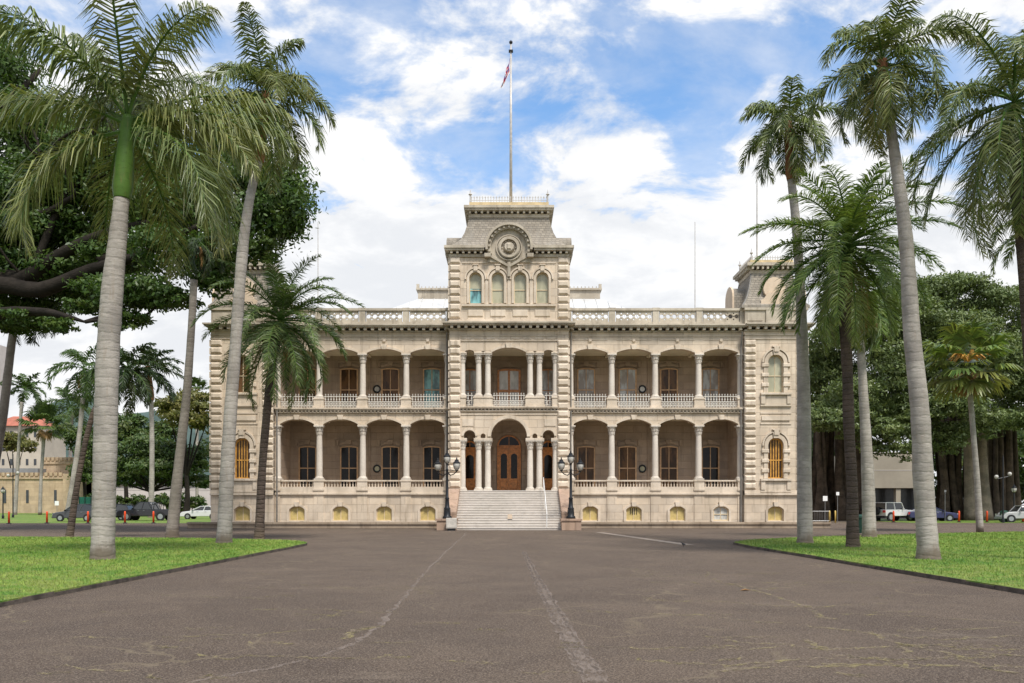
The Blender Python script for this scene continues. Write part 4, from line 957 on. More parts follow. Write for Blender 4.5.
def lamp(x, y, z, label, flip):
    t = thing('street_lamp', label, 'street lamp', (x, y, z), 0, 'cast iron lamps flanking the palace steps')
    p = MB(); p.smooth = True
    p.lathe([(.30, 0), (.30, .12), (.22, .2), (.19, .6), (.22, .66), (.15, .74), (.12, 1.25), (.15, 1.3), (.09, 1.38), (.075, 3.1), (.10, 3.16), (.06, 3.2), (.06, 3.5)], n=14)
    for i in range(8): a = math.pi*i/4; p.tube([(.2*math.cos(a), .2*math.sin(a), .2), (.19*math.cos(a), .19*math.sin(a), .6)], .02, 4)
    p.build('post', M['iron'], t)
    a = R(-38) if flip else R(38); ends = []
    ar = MB()
    for s in (-1, 1):
        e = (s*.82*math.cos(a), s*.82*math.sin(a)); ends.append(e)
        ar.tube([(0, 0, 2.95), (e[0]*.35, e[1]*.35, 2.78), (e[0]*.7, e[1]*.7, 2.85), (e[0], e[1], 3.02)], .032, 6)
        ar.tube([(0, 0, 3.1), (e[0]*.4, e[1]*.4, 3.12), (e[0], e[1], 3.04)], .02, 6)
    ar.build('arm', M['iron'], t)
    for c in ((0, 0, 3.47), (ends[0][0], ends[0][1], 3.02), (ends[1][0], ends[1][1], 3.02)):
        mi, mg = MB(), MB(); lantern(mi, mg, (0, 0, 0)); o = mi.build('lantern', M['iron'], t, c); mg.build('glass_globe', M['lampglass'], o)
    return t
lamp(3.97, -5.85, .74, 'black three-lantern cast iron lamp on stone block right of palace steps', False)
lamp(-3.97, -5.85, .74, 'black three-lantern cast iron lamp behind white box left of palace steps', True)
bx = thing('utility_box', 'pale grey metal box standing at left foot of the palace steps', 'box', (-3.62, -6.85, 0))
u_ = MB(); u_.box(-.33, .33, -.2, .2, .14, .80); u_.build('cabinet', M['box_grey'], bx, bevel=.02)
u_ = MB(); u_.box(-.25, .25, -.16, .16, 0, .14); u_.build('plinth', M['iron'], bx); MB().box(-.28, .28, -.215, -.203, .2, .74).build('door', M['box_grey'], bx)
sg = thing('sign', 'small square white sign standing on the lower palace steps', 'sign', (.06, -5.0, rz*4)); 
MB().box(-.15, .15, -.02, .0, .05, .35).build('board', M['roundel'], sg); MB().box(-.15, .15, .0, .25, 0, .04).build('stand', M['iron'], sg)

# ------------------------------------------------------------------ palms
class Leaves:
    """triangles gathered as numpy blocks: each leaflet is an island of two quads"""
    def __init__(s): s.q = []; s.t = []
    def add(s, quads, tint):             # quads (n,6,3): base pair, mid pair, tip pair
        s.q.append(quads); s.t.append(np.broadcast_to(tint, (len(quads),)))
    def build(s, name, m_, parent=None, loc=(0, 0, 0)):
        Q = np.concatenate(s.q); Tn = np.concatenate(s.t); n = len(Q)
        me = bpy.data.meshes.new(name); me.vertices.add(n*6); me.vertices.foreach_set('co', Q.reshape(-1))
        base = (np.arange(n)*6)[:, None]
        idx = np.concatenate([base+np.array([0, 1, 3, 2]), base+np.array([2, 3, 5, 4])], 1).reshape(-1)
        me.loops.add(n*8); me.loops.foreach_set('vertex_index', idx); me.polygons.add(n*2); me.polygons.foreach_set('loop_start', np.arange(n*2)*4)
        me.materials.append(m_); at_ = me.attributes.new('tint', 'FLOAT', 'POINT'); at_.data.foreach_set('value', np.repeat(Tn, 6).astype(np.float32))
        me.update(calc_edges=True); return link(name, me, parent, loc)
def nrm(v): return v/np.maximum(np.linalg.norm(v, axis=-1, keepdims=True), 1e-9)
def frond(L, az, el, length, droop, nl, ll, lw, hang=.6, vee=.35, tint=0.0, curl=0.0, org=(0, 0, 0), stem=None, plume=.0, sweep=.5, wind=(0, 0)):
    """feather leaf: arching rachis carrying two rows of leaflets"""
    n = 24; ts = np.linspace(0, 1, n); e = el-droop*(ts**1.35); a = az+curl*ts
    d = np.stack([np.cos(a)*np.cos(e), np.sin(a)*np.cos(e), np.sin(e)], 1); d[:, 0] += wind[0]*ts; d[:, 1] += wind[1]*ts; d = nrm(d)
    P = np.array(org)+np.concatenate([np.zeros((1, 3)), np.cumsum((d[:-1]+d[1:])/2*length/(n-1), 0)])
    if stem is not None:
        k = np.linspace(0, n-1, 9).astype(int); stem.tube([tuple(P[i]) for i in k], [.036*(1-.93*i/8)*(length/3.6)+.006 for i in range(9)], 4, False)
    t = np.linspace(.13, .995, nl); t = np.concatenate([t, t]); sd_ = np.repeat([-1, 1], nl); t = np.clip(t+rng.normal(0, .006, len(t)), .1, 1)
    f = t*(n-1); i0 = np.minimum(f.astype(int), n-2); w_ = (f-i0)[:, None]
    B = P[i0]*(1-w_)+P[i0+1]*w_; tg = nrm(d[i0]*(1-w_)+d[i0+1]*w_)
    sdv = nrm(np.cross(tg, [0, 0, 1.0])+1e-6); up = np.cross(sdv, tg)
    ln = ll*np.clip(np.sin(np.pi*np.clip(.16+.80*t, 0, 1))**.7, .15, 1)*rng.uniform(.72, 1.15, len(t))
    pl = rng.normal(0, plume, len(t))
    D = nrm(sdv*sd_[:, None]*(1-.35*t[:, None])+up*(vee+pl)[:, None]+tg*(sweep+.35*t)[:, None]+rng.normal(0, .12, (len(t), 3)))
    mid = B+D*ln[:, None]*.5; mid[:, 2] -= ln*hang*.14
    D2 = D.copy(); D2[:, 2] -= hang*1.25*rng.uniform(.75, 1.25, len(t)); D2 = nrm(D2); tip = mid+D2*ln[:, None]*.5
    W = nrm(tg+up*rng.normal(0, .35, (len(t), 1)))*lw/2
    Q = np.stack([B-W*.7, B+W*.7, mid-W, mid+W, tip-W*.12, tip+W*.12], 1)
    L.add(Q, np.clip(tint+rng.normal(0, .05, len(t))+np.clip(t-.93, 0, 1)*2.5, 0, 1))
def fan(L, az, el, stalk, rad, tint, stem, org=(0, 0, 0)):
    """palmate leaf on a stalk"""
    d = np.array([math.cos(az)*math.cos(el), math.sin(az)*math.cos(el), math.sin(el)]); hub = np.array(org)+d*stalk; hub[2] -= stalk*.12
    if stem is not None: stem.tube([tuple(org), tuple(hub)], .03, 4, False)
    sdv = nrm(np.cross(d, [0, 0, 1.0])); up = np.cross(sdv, d); n = 30; th = np.linspace(-2.2, 2.2, n)+rng.normal(0, .03, n)
    D = nrm(np.cos(th)[:, None]*d+np.sin(th)[:, None]*sdv+up*.15+rng.normal(0, .05, (n, 3))); ln = rad*(1-.12*np.abs(th))*rng.uniform(.9, 1.05, n)
    mid = hub+D*ln[:, None]*.6; D2 = D.copy(); D2[:, 2] -= .9; D2 = nrm(D2); tip = mid+D2*ln[:, None]*.4
    W = nrm(np.cross(D, up))*rad*.062
    L.add(np.stack([hub-W*.15, hub+W*.15, mid-W, mid+W, tip-W*.2, tip+W*.2], 1), np.clip(tint+rng.normal(0, .06, n), 0, 1))
def trunk_mesh(mb, pts, rad, n=16, sub=6):
    """smooth tube through control points"""
    P = [Vector(p) for p in pts]; out = []; rr = []
    for i in range(len(P)-1):
        p0, p1, p2, p3 = P[max(i-1, 0)], P[i], P[i+1], P[min(i+2, len(P)-1)]
        for k in range(sub):
            t = k/sub; out.append(.5*((2*p1)+(p2-p0)*t+(2*p0-5*p1+4*p2-p3)*t*t+(3*p1-p0-3*p2+p3)*t**3)); rr.append(rad[i]*(1-t)+rad[i+1]*t)
    out.append(P[-1]); rr.append(rad[-1]); rr = [r*random.uniform(.965, 1.035) for r in rr]; mb.smooth = True; mb.tube(out, rr, n, True, .012); return mb
PALMS = 'palms along the palace drive'
def palm(kind, label, foot, pts, widths, crown, nf, flen, group=PALMS, depth=None, leafm='royal_leaf', trunkm='royal_trunk', lod=1.0, els=(78, -48), droop=1.3, hang=.7, ll=.62, lw=.042, shaft=None, seed=1,
         skirt=0, wind=(0, 0), fruit=None, vee=.3, plume=.25, flare=1.25, cat='palm tree', yellow=.04, clear=False):
    """foot = pixel of the trunk foot; pts = (px,py) up the trunk; widths in pixels; everything becomes metres at the foot's depth"""
    global rng; rng = np.random.default_rng(seed); random.seed(seed)
    d = depth or gdepth(foot[1], .1); k = d/F; base = at(foot[0], d, .08 if d < 60 else 0.0)
    w2 = lambda p: Vector(((p[0]-foot[0])*k, 0, CAMZ+(HY-p[1])*k-base.z))
    t = thing(kind, label, cat, base, 0, group)
    P = [Vector((0, 0, -.05))]+[w2(p) for p in pts]; rad = [w_*k*.435 for w_ in widths]
    P.insert(1, P[0].lerp(P[1], min(.3, .5/max(P[1].z, .1)))); rad = [rad[0]*flare, rad[0]]+rad[1:]
    for i in range(1, len(P)-1): P[i].y += random.uniform(-.05, .05)
    tm = MB(); trunk_mesh(tm, P, rad); tm.build('trunk', M[trunkm], t)
    C = w2(crown)
    if shaft:
        sm = MB(); r0, r1 = shaft[1]*k/2, shaft[2]*k/2; A = P[-1]; trunk_mesh(sm, [A-Vector((0, 0, .08)), A.lerp(C, .12), A.lerp(C, .55), C], [r0*.9, r0*1.12, r0*.95, r1]); sm.build('crownshaft', M[shaft[0]], t)
    L = Leaves(); stem = MB(); fl = flen*k; DL = Leaves(); ds = MB()
    ga = 2.39996
    for i in range(nf):
        q = (i+.5)/nf; el = R(els[0]+(els[1]-els[0])*q**.85+random.uniform(-7, 7)); az = i*ga+random.uniform(-.25, .25)
        if clear and el < R(30) and abs((az+math.pi/2+math.pi) % (2*math.pi)-math.pi) < R(38): az += R(80)*random.choice((-1, 1))
        dr = droop*(.75+.5*random.random())*(1.0 if q > .12 else .6)*(1.12-.45*max(0, (-el)/1.2))
        tint = random.uniform(0, yellow)+(.30*max(0, q-.86)/.14*random.random())
        frond(L, az, el, fl*random.uniform(.88, 1.06)*(.8 if q < .1 else 1), dr, int(92*lod), ll*(fl/3.6), lw, hang, vee, tint, random.uniform(-.25, .25), tuple(C-Vector((0, 0, q*.35*fl/3.6))), stem, plume, wind=wind)
    for i in range(skirt):
        az = i*ga+1; frond(DL, az, R(random.uniform(-75, -50)), fl*random.uniform(.35, .6), .4, int(22*lod), ll*.6*(fl/3.6), lw, 1.2, .1, .3, .2, tuple(C-Vector((0, 0, .4*fl/3.6))), ds, .2)
    co = L.build('crown', M[leafm], t); stem.build('frond_stalks', M['shaft'], co)
    if skirt: so_ = DL.build('dead_fronds', M['dead_leaf'], t)
    if fruit:
        fm = MB()
        for i in range(fruit): 
            a = random.uniform(0, 6.28); l_ = random.uniform(.3, .7)*fl/3.0; p0 = Vector((C.x, 0, C.z-.25)); fm.tube([p0, p0+Vector((math.cos(a)*l_*.6, math.sin(a)*l_*.6, .05)), p0+Vector((math.cos(a)*l_*.8, math.sin(a)*l_*.8, -l_*.8))], [.03, .05, .015], 4, False)
        fm.build('fruit_stalks', M['dead_leaf'], t)
    return t
def fanpalm(label, foot, pts, widths, crown, nf, rad, depth, leafm, group, seed, trunkm='royal_trunk', dead=5, fruit=0, els=(80, -50), stalk=.6):
    global rng; rng = np.random.default_rng(seed); random.seed(seed)
    d = depth; k = d/F; base = at(foot[0], d, .08 if d < 60 else 0.0)
    w2 = lambda p: Vector(((p[0]-foot[0])*k, 0, CAMZ+(HY-p[1])*k-base.z))
    t = thing('fan_palm', label, 'palm tree', base, 0, group); P = [Vector((0, 0, -.05))]+[w2(p) for p in pts]
    tm = MB(); trunk_mesh(tm, P, [w_*k/2 for w_ in widths], 12); tm.build('trunk', M[trunkm], t)
    C = w2(crown); L = Leaves(); DL = Leaves(); stem = MB(); Rr = rad*k
    for i in range(nf):
        q = (i+.5)/nf; el = R(els[0]+(els[1]-els[0])*q+random.uniform(-8, 8)); fan(L, i*2.4+random.uniform(-.2, .2), el, Rr*stalk*random.uniform(.8, 1.15), Rr*(1-stalk)*1.35, random.uniform(0, .2)+.15*(q > .7), stem, tuple(C))
    for i in range(dead): fan(DL, i*2.4+.8, R(random.uniform(-80, -62)), Rr*.35, Rr*.4, .4, None, tuple(C))
    L.build('crown', M[leafm], t)
    if dead: DL.build('dead_fronds', M['dead_leaf'], t)
    if fruit:
        fm = MB()
        for i in range(fruit): a = random.uniform(0, 6.28); l_ = Rr*random.uniform(.25, .5); fm.tube([C, C+Vector((math.cos(a)*l_*.6, math.sin(a)*l_*.6-.1, l_*.5)), C+Vector((math.cos(a)*l_, math.sin(a)*l_-.15, l_*.15))], [.02, .09, .03], 5, False)
        fm.build('fruit_cluster', M['gold'], t)
    return t
palm('royal_palm', 'big royal palm nearest the camera on left lawn with ringed trunk and green crownshaft', (103, 559), [(105, 450), (108, 360), (112, 290), (118, 235), (122, 196)], [25, 25, 25, 23, 19, 16], (128, 116),
     22, 170, shaft=('shaft', 17, 11), seed=3, lod=1.25, droop=1.3, hang=1.35, ll=1.0, lw=.044, els=(88, -24), plume=.35, wind=(.0, 0), yellow=.16, clear=True)
palm('royal_palm', 'slim tall royal palm on left lawn rising beside the palace left pavilion', (224, 543), [(228, 450), (235, 350), (243, 250), (250, 200), (259, 160)], [17, 15, 13, 12, 10, 9], (266, 92), 21, 88,
     shaft=('rust_shaft', 10, 7), seed=12, lod=1.0, droop=1.6, hang=1.05, ll=1.05, lw=.055, els=(84, -45), plume=.3, yellow=.10)
palm('royal_palm', 'grey leaning royal palm left of the palace wall with crown inside the big tree', (172, 537), [(178, 470), (186, 400), (191, 330), (194, 280)], [14, 11, 9, 8, 8], (200, 240), 9, 40, seed=13, lod=.8, droop=1.7, hang=1.0, ll=.75, lw=.06, trunkm='brown_trunk', els=(40, -70), skirt=3, leafm='dark_leaf')
palm('date_palm', 'dark-trunked date palm in front of the palace left veranda', (259, 539), [(262, 470), (267, 410), (272, 360), (277, 335)], [11, 9, 9, 10, 14], (281, 316), 40, 90, leafm='date_leaf', trunkm='date_trunk',
     seed=5, lod=.95, droop=1.25, hang=.55, ll=.66, lw=.044, els=(80, -55), vee=.45, plume=.12, flare=1.3, skirt=3)
palm('date_palm', 'thin dark palm leaning right behind the nearest big royal palm', (69, 537), [(76, 490), (86, 440), (97, 405), (112, 385)], [8, 6.5, 6, 6, 7], (128, 366), 20, 48, leafm='dark_leaf', trunkm='date_trunk', seed=6, lod=.55, droop=1.6, hang=.8, ll=.8, lw=.07, els=(75, -55), group=PALMS)
palm('royal_palm', 'tall royal palm right of centre on right lawn with widely flared trunk foot', (928, 559), [(924, 480), (919, 410), (912, 330), (905, 240), (895, 160), (886, 98)], [23, 22, 20, 18, 15, 12, 10], (882, 60), 21, 94,
     shaft=('rust_shaft', 11, 9), seed=8, lod=1.05, droop=1.75, hang=1.0, ll=.98, lw=.04, els=(85, -55), plume=.3, flare=1.3, yellow=.10)
palm('royal_palm', 'slender royal palm before the palace right edge with rusty crownshaft', (805, 543), [(804, 460), (803, 380), (801, 300), (796, 230), (791, 178)], [17, 16, 14, 11, 10, 9], (788, 122), 19, 62,
     shaft=('rust_shaft', 9, 7), seed=9, lod=.8, droop=1.7, hang=1.0, ll=1.1, lw=.055, els=(84, -50), plume=.3)
palm('date_palm', 'bushy date palm with dark rough trunk on right lawn', (853, 547), [(852, 490), (849, 430), (847, 370), (845, 310), (847, 270)], [14, 12, 12, 12, 13, 18], (848, 240), 52, 110, leafm='bright_leaf', trunkm='date_trunk',
     seed=10, lod=1.05, droop=1.1, hang=.55, ll=.68, lw=.042, els=(82, -55), vee=.4, plume=.10, flare=1.3, skirt=9, yellow=.08)
palm('royal_palm', 'pale smooth royal palm on right lawn behind the bushy date palm', (869, 537), [(868, 480), (865, 420), (862, 360), (860, 325)], [15, 14, 11, 9, 8], (862, 292), 14, 66, seed=14, lod=.8, droop=1.7, hang=.9, ll=.85, lw=.06, els=(60, -60), skirt=8, leafm='bright_leaf')
palm('date_palm', 'shaggy date palm at the right edge with dark trunk partly outside the frame', (1046, 566), [(1040, 470), (1032, 360), (1024, 260), (1020, 190), (1017, 140)], [22, 17, 16, 15, 17, 24], (1014, 96), 33, 152, leafm='royal_leaf', trunkm='date_trunk', depth=22.5,
     seed=15, lod=1.2, droop=1.45, hang=.95, ll=.72, lw=.038, els=(82, -66), vee=.3, plume=.2, yellow=.12)
palm('royal_palm', 'royal palm at right edge of which only drooping frond tips show', (1060, 540), [(1056, 450), (1048, 330), (1042, 270)], [16, 14, 11, 9], (1036, 222), 13, 62, seed=16, lod=.8, droop=1.8, hang=.9, ll=.85, lw=.055, els=(70, -45), depth=34)
fanpalm('slim fan palm with orange fruit cluster standing before the banyan trees', (980, 532), [(977, 480), (973, 430), (970, 394), (968, 372)], [7, 5.5, 5, 5, 8], (968, 362), 30, 46, 46.5, 'bright_leaf', PALMS, 21, dead=8, fruit=26, els=(85, -60))
BG = 'distant palms beside the stone barracks'
palm('royal_palm', 'distant palm with long drooping fronds just left of the big ringed trunk', (67, 515), [(75, 470), (80, 430), (83, 398)], [6, 6, 5, 5], (84, 366), 15, 44, group=BG, depth=100, seed=31, lod=.45, droop=1.9, hang=.9, ll=1.0, lw=.16, els=(75, -60), leafm='mid_leaf', skirt=3)
palm('royal_palm', 'distant palm with dark wind-blown crown and rusty upper trunk right of the big ringed trunk', (151, 516), [(152, 470), (152, 430), (151, 400)], [6, 5.5, 5, 5], (148, 366), 18, 42, group=BG, depth=100, seed=32, lod=.5, droop=1.3, hang=.7, ll=1.0, lw=.17, els=(75, -50), leafm='dark_leaf', shaft=('rust_shaft', 6, 5), wind=(.5, 0))
palm('royal_palm', 'small distant palm with compact upright crown above the red-roofed building', (15, 515), [(18, 460), (20, 425), (22, 402)], [4.5, 3.5, 3, 4], (25, 388), 15, 26, group=BG, depth=125, seed=33, lod=.4, droop=1.4, hang=.5, ll=.9, lw=.2, els=(80, -10), leafm='mid_leaf')
palm('royal_palm', 'feathery distant palm behind the crenellated tower of the stone barracks', (70, 516), [(70, 470), (71, 430), (72, 412)], [4, 4, 3.5, 4], (72, 404), 15, 36, group=BG, depth=165, seed=34, lod=.4, droop=1.4, hang=.7, ll=1.0, lw=.25, els=(78, -45), leafm='mid_leaf')
palm('royal_palm', 'leaning grey palm at the far left edge with hanging fronds under the big tree', (-22, 528), [(-8, 470), (2, 420), (8, 370), (14, 330), (22, 305)], [15, 12, 10, 9, 8, 8], (30, 286), 13, 62, group=PALMS, depth=55, seed=35, lod=.6, droop=1.9, hang=1.0, ll=.9, lw=.08, els=(60, -65), trunkm='brown_trunk', leafm='dark_leaf')
fanpalm('small fan palm with thin pale trunk in front of the barracks wall', (40, 514), [(41, 480), (43, 450), (44, 430)], [3.5, 3, 3, 4], (44, 424), 22, 25, 125, 'mid_leaf', BG, 36, dead=3, els=(85, -35))
fanpalm('dark fan palm beyond the trees at the palace left corner', (197, 500), [(197, 450), (197, 400)], [3, 3, 3], (197, 390), 18, 16, 150, 'mid_leaf', BG, 37, dead=2)

# ------------------------------------------------------------------ broadleaf trees
def clump_leaves(lobes, nleaf, size, seed, shell=.62, flat=.35, up=.25):
    """leaf-sized faces in tufts on the outside of many lobes"""
    r_ = np.random.default_rng(seed); out = Leaves()
    vol = np.array([a*b for (_, (a, b, c)) in lobes]); cnt = np.maximum((nleaf*vol/vol.sum()).astype(int), 30)
    for (c, rr), n in zip(lobes, cnt):
        nt = max(6, n//26); dv = nrm(r_.normal(0, 1, (nt, 3))); dv[:, 2] = np.abs(dv[:, 2])*np.where(r_.random(nt) < .72, 1, -1); rad_ = shell+(1.05-shell)*r_.random(nt)**.6
        ctr = np.array(c)+dv*rad_[:, None]*np.array(rr); i = r_.integers(0, nt, n); spread = np.array(rr)*.20
        p = ctr[i]+r_.normal(0, 1, (n, 3))*spread*[1, 1, .55]; nv = nrm(dv[i]*.7+r_.normal(0, .6, (n, 3))+[0, 0, up])
        a = nrm(np.cross(nv, r_.normal(0, 1, (n, 3)))); b = np.cross(nv, a); s_ = size*r_.uniform(.6, 1.25, n)[:, None]
        a = a*s_; b = b*s_*.42; tn = np.clip(r_.random(nt)**3*.55, 0, 1)[i]
        out.add(np.stack([p-a*.5-b*.25, p-a*.5+b*.25, p-b*.55, p+b*.55, p+a*.5-b*.15, p+a*.5+b*.15], 1), tn)
    return out
def limbs(mb, segs, n=9, flute=.0):
    for pts, rad in segs:
        P = [Vector(p) for p in pts]; mb.smooth = True; out = []; rr = []
        for i in range(len(P)-1):
            p0, p1, p2, p3 = P[max(i-1, 0)], P[i], P[i+1], P[min(i+2, len(P)-1)]
            for k in range(4):
                t = k/4; out.append(.5*((2*p1)+(p2-p0)*t+(2*p0-5*p1+4*p2-p3)*t*t+(3*p1-p0-3*p2+p3)*t**3)); rr.append(rad[i]*(1-t)+rad[i+1]*t)
        out.append(P[-1]); rr.append(rad[-1]); mb.tube(out, rr, n, True, flute)
    return mb
def W3(px, py, d, base): return tuple(pix(px, py, d)-base)
# the big spreading tree over the left lawn
random.seed(41); D0 = 46.0; base = at(-62, D0, 0.0)
t = thing('spreading_tree', 'huge spreading dark tree over the left lawn, its boughs behind the royal palms', 'tree', base)
lim = []
def bough(pts, r0, r1): lim.append(([W3(px, py, d, base) for px, py, d in pts], [r0+(r1-r0)*i/(len(pts)-1) for i in range(len(pts))]))
lim.append(([(0, 0, -.1), (0, 0, 1.0), (.3, 0, 4), (1.0, 0, 8.0)], [1.5, 1.15, .95, .85]))
bough([(-50, 370, 46), (-10, 285, 45.5), (25, 278, 45), (60, 255, 44.5), (100, 235, 44), (150, 222, 43)], .62, .16)
bough([(-50, 370, 46), (-20, 255, 46), (30, 250, 47), (70, 215, 47), (95, 175, 47)], .55, .12)
bough([(-50, 370, 46), (-15, 290, 45), (40, 290, 44.5), (90, 270, 44), (140, 255, 43), (200, 225, 42)], .62, .14)
bough([(-50, 370, 46), (-10, 318, 44), (40, 312, 43), (65, 316, 42), (85, 322, 41.5)], .40, .06)
bough([(30, 278, 45), (60, 205, 45), (75, 185, 45), (120, 170, 45)], .24, .08)
bough([(100, 262, 44), (135, 240, 45), (190, 195, 44), (250, 185, 43), (295, 200, 43)], .30, .05)
bough([(-40, 300, 46), (-10, 215, 45), (40, 215, 45), (75, 195, 44)], .45, .1)
bough([(-40, 340, 46), (-30, 200, 47), (0, 120, 47), (40, 70, 48)], .6, .12)
for _ in range(34):
    a = random.choice(lim[1:]); i = random.randrange(2, len(a[0])); p = Vector(a[0][i]); q = p+Vector((random.uniform(-1.5, 3), random.uniform(-2, 2), random.uniform(-.6, 2.4))); m_ = p.lerp(q, .5)+Vector((0, 0, random.uniform(-.4, .5)))
    lim.append(([tuple(p), tuple(m_), tuple(q)], [.10, .07, .025]))
limbs(MB(), lim).build('trunk', M['bark'], t)
lobes = []
for px, py, d, rx, rz_ in [(286, 205, 42, 28, 28), (274, 182, 43, 34, 24), (262, 225, 43, 36, 26), (240, 190, 44, 34, 30), (228, 250, 42, 30, 22), (205, 270, 42, 28, 18), (200, 215, 44, 40, 36), (190, 180, 46, 36, 26), (165, 250, 42, 32, 22),
  (150, 290, 42, 26, 14), (150, 210, 46, 36, 30), (130, 180, 47, 40, 30), (125, 296, 43, 28, 14), (122, 318, 42, 14, 9), (78, 306, 43, 14, 6), (90, 160, 46, 36, 26), (60, 180, 47, 40, 22), (40, 225, 46, 22, 12), (15, 195, 46, 40, 22), (50, 140, 48, 46, 34),
  (0, 130, 48, 40, 40), (-20, 210, 46, 40, 30), (0, 75, 48, 36, 34), (-35, 50, 49, 40, 44), (20, 316, 43, 14, 5), (-12, 316, 46, 26, 10), (14, 326, 47, 22, 8), (42, 322, 47, 20, 8), (0, 280, 46.5, 30, 12), (45, 262, 46.5, 26, 8), (60, 325, 41.5, 14, 6), (85, 230, 47, 30, 14), (108, 328, 41.5, 12, 7), (30, 235, 46.5, 40, 14), (15, 285, 50, 34, 9), (60, 290, 50, 30, 9), (95, 306, 49, 22, 9), (35, 308, 50, 26, 7), (-15, 300, 50, 26, 9), (75, 270, 50, 30, 10), (70, 275, 46.5, 34, 12), (120, 262, 46, 36, 14), (0, 265, 47, 40, 12), (85, 200, 47, 40, 20), (160, 215, 45, 40, 24), (175, 300, 42, 22, 10), (100, 288, 44, 22, 9), (0, 240, 47, 36, 16), (135, 300, 43, 26, 12), (140, 322, 42, 12, 10), (215, 285, 42, 18, 10),
  (288, 228, 42.5, 16, 18), (262, 250, 42.5, 18, 14), (230, 150, 45, 30, 20), (110, 250, 47, 26, 16), (30, 265, 47, 20, 8), (130, 130, 48, 40, 30)]:
    p = pix(px, py, d)-base; k = d/F; lobes.append((tuple(p), (rx*k, rx*k*1.15, rz_*k)))
clump_leaves(lobes, 190000, .25, 42, .30).build('crown', M['pod_leaf'], t)
# banyans on the right
def banyan(label, px, d, lobes_px, cols, nleaf, seed, pale=()):
    random.seed(seed); base = at(px, d, 0.0); t = thing('banyan_tree', label, 'tree', base, 0, 'banyan trees behind the right lawn')
    mb = MB(); segs = []; pl = []
    for cpx, w_, top in cols:
        nroot = max(2, int(w_/3.2)); k = d/F
        for i in range(nroot):
            x0 = cpx+w_*(i/(nroot-1)-.5)*1.15+random.uniform(-1, 1); x1 = cpx+w_*(i/(nroot-1)-.5)*.7+random.uniform(-2, 2); dy = random.uniform(-1.6, 1.6)
            a = at(x0, d, 0)-base; b = pix(x1, top, d)-base; m1 = a.lerp(b, .35)+Vector((random.uniform(-.3, .3), 0, 0)); r = random.uniform(.22, .46)
            a.y += dy*1.3; m1.y += dy; b.y += dy*.6; segs.append(([tuple(a-Vector((0, 0, .1))), tuple(m1), tuple(a.lerp(b, .7)), tuple(b)], [r*1.7, r*1.1, r, r*.9]))
    limbs(mb, segs, 10, .12).build('trunk', M['fig_bark'], t)
    if pale:
        pm_ = MB(); segs = []
        for cpx, w_, top in pale:
            k = d/F; a = at(cpx, d-3, 0)-base; b = pix(cpx-3, top, d-3)-base; segs.append(([tuple(a), tuple(a.lerp(b, .3)), tuple(a.lerp(b, .7)), tuple(b)], [w_*k*.75, w_*k*.52, w_*k*.45, w_*k*.42]))
        limbs(pm_, segs, 12, .10).build('aerial_root', M['fig_bark_pale'], t)
    lobes = [(tuple(pix(x, y, dd)-base), (rx*dd/F, rx*dd/F*1.1, rz_*dd/F)) for x, y, dd, rx, rz_ in lobes_px]
    clump_leaves(lobes, int(nleaf*1.9), .30, seed, .45).build('crown', M['fig_leaf'], t)
    return t
def fill(x0, x1, topf, botf, d0, d1, n, r, seed):
    random.seed(seed); out = []
    for i in range(n):
        x = random.uniform(x0, x1); a, b = topf(x), botf(x); rr = r*random.uniform(.7, 1.25); y = a+rr*.75+(b-a-rr*1.5)*random.random(); out.append((x, y, random.uniform(d0, d1), rr, rr*.72))
    for i in range(int((x1-x0)/9)):
        x = x0+(i+.5)*9; rr = r*random.uniform(.6, 1.0); out.append((x, topf(x)+rr*.6, (d0+d1)/2+random.uniform(-2, 4), rr, rr*.7))
        x += random.uniform(-4, 4); out.append((x, botf(x)-rr*.5, d0+random.uniform(-1, 3), rr, rr*.6))
    return out
topA = lambda x: np.interp(x, [800, 815, 850, 880, 910], [360, 335, 305, 292, 285]); botA = lambda x: np.interp(x, [800, 830, 860, 900, 915], [425, 428, 430, 440, 425])
topB = lambda x: np.interp(x, [890, 930, 960, 985], [290, 279, 275, 278]); botB = lambda x: np.interp(x, [890, 920, 950, 985], [432, 425, 412, 418])
topC = lambda x: np.interp(x, [970, 1000, 1040, 1080], [278, 290, 285, 310]); botC = lambda x: np.interp(x, [970, 1000, 1080], [425, 430, 430])
banyan('banyan tree nearest the palace with dark mass of hanging root trunks', 838, 84, [(822, 425, 76, 14, 9), (845, 432, 76, 14, 8)]+fill(812, 905, topA, botA, 74, 86, 52, 20, 51)+[(872, 450, 76, 14, 9), (890, 448, 76, 16, 11), (905, 452, 76, 14, 9), (880, 438, 76, 18, 9), (918, 445, 77, 12, 8)],
       [(818, 18, 420), (836, 28, 415), (858, 20, 425)], 52000, 52)
banyan('banyan tree in the middle with fluted brown trunks behind the tall royal palm', 955, 86, fill(900, 985, topB, botB, 76, 88, 42, 20, 53)+[(930, 440, 78, 16, 10), (950, 448, 78, 14, 9), (965, 430, 78, 16, 10), (945, 432, 78, 18, 10), (985, 432, 78, 14, 9)],
       [(938, 24, 420), (960, 26, 415), (978, 12, 415)], 48000, 54, ((970, 8, 410), (984, 10, 412)))
banyan('banyan tree at the right edge with dark trunks behind the lamp posts', 1015, 87, fill(985, 1085, topC, botC, 77, 90, 44, 20, 55), [(997, 20, 420), (1012, 18, 420), (1040, 24, 420)], 48000, 56)
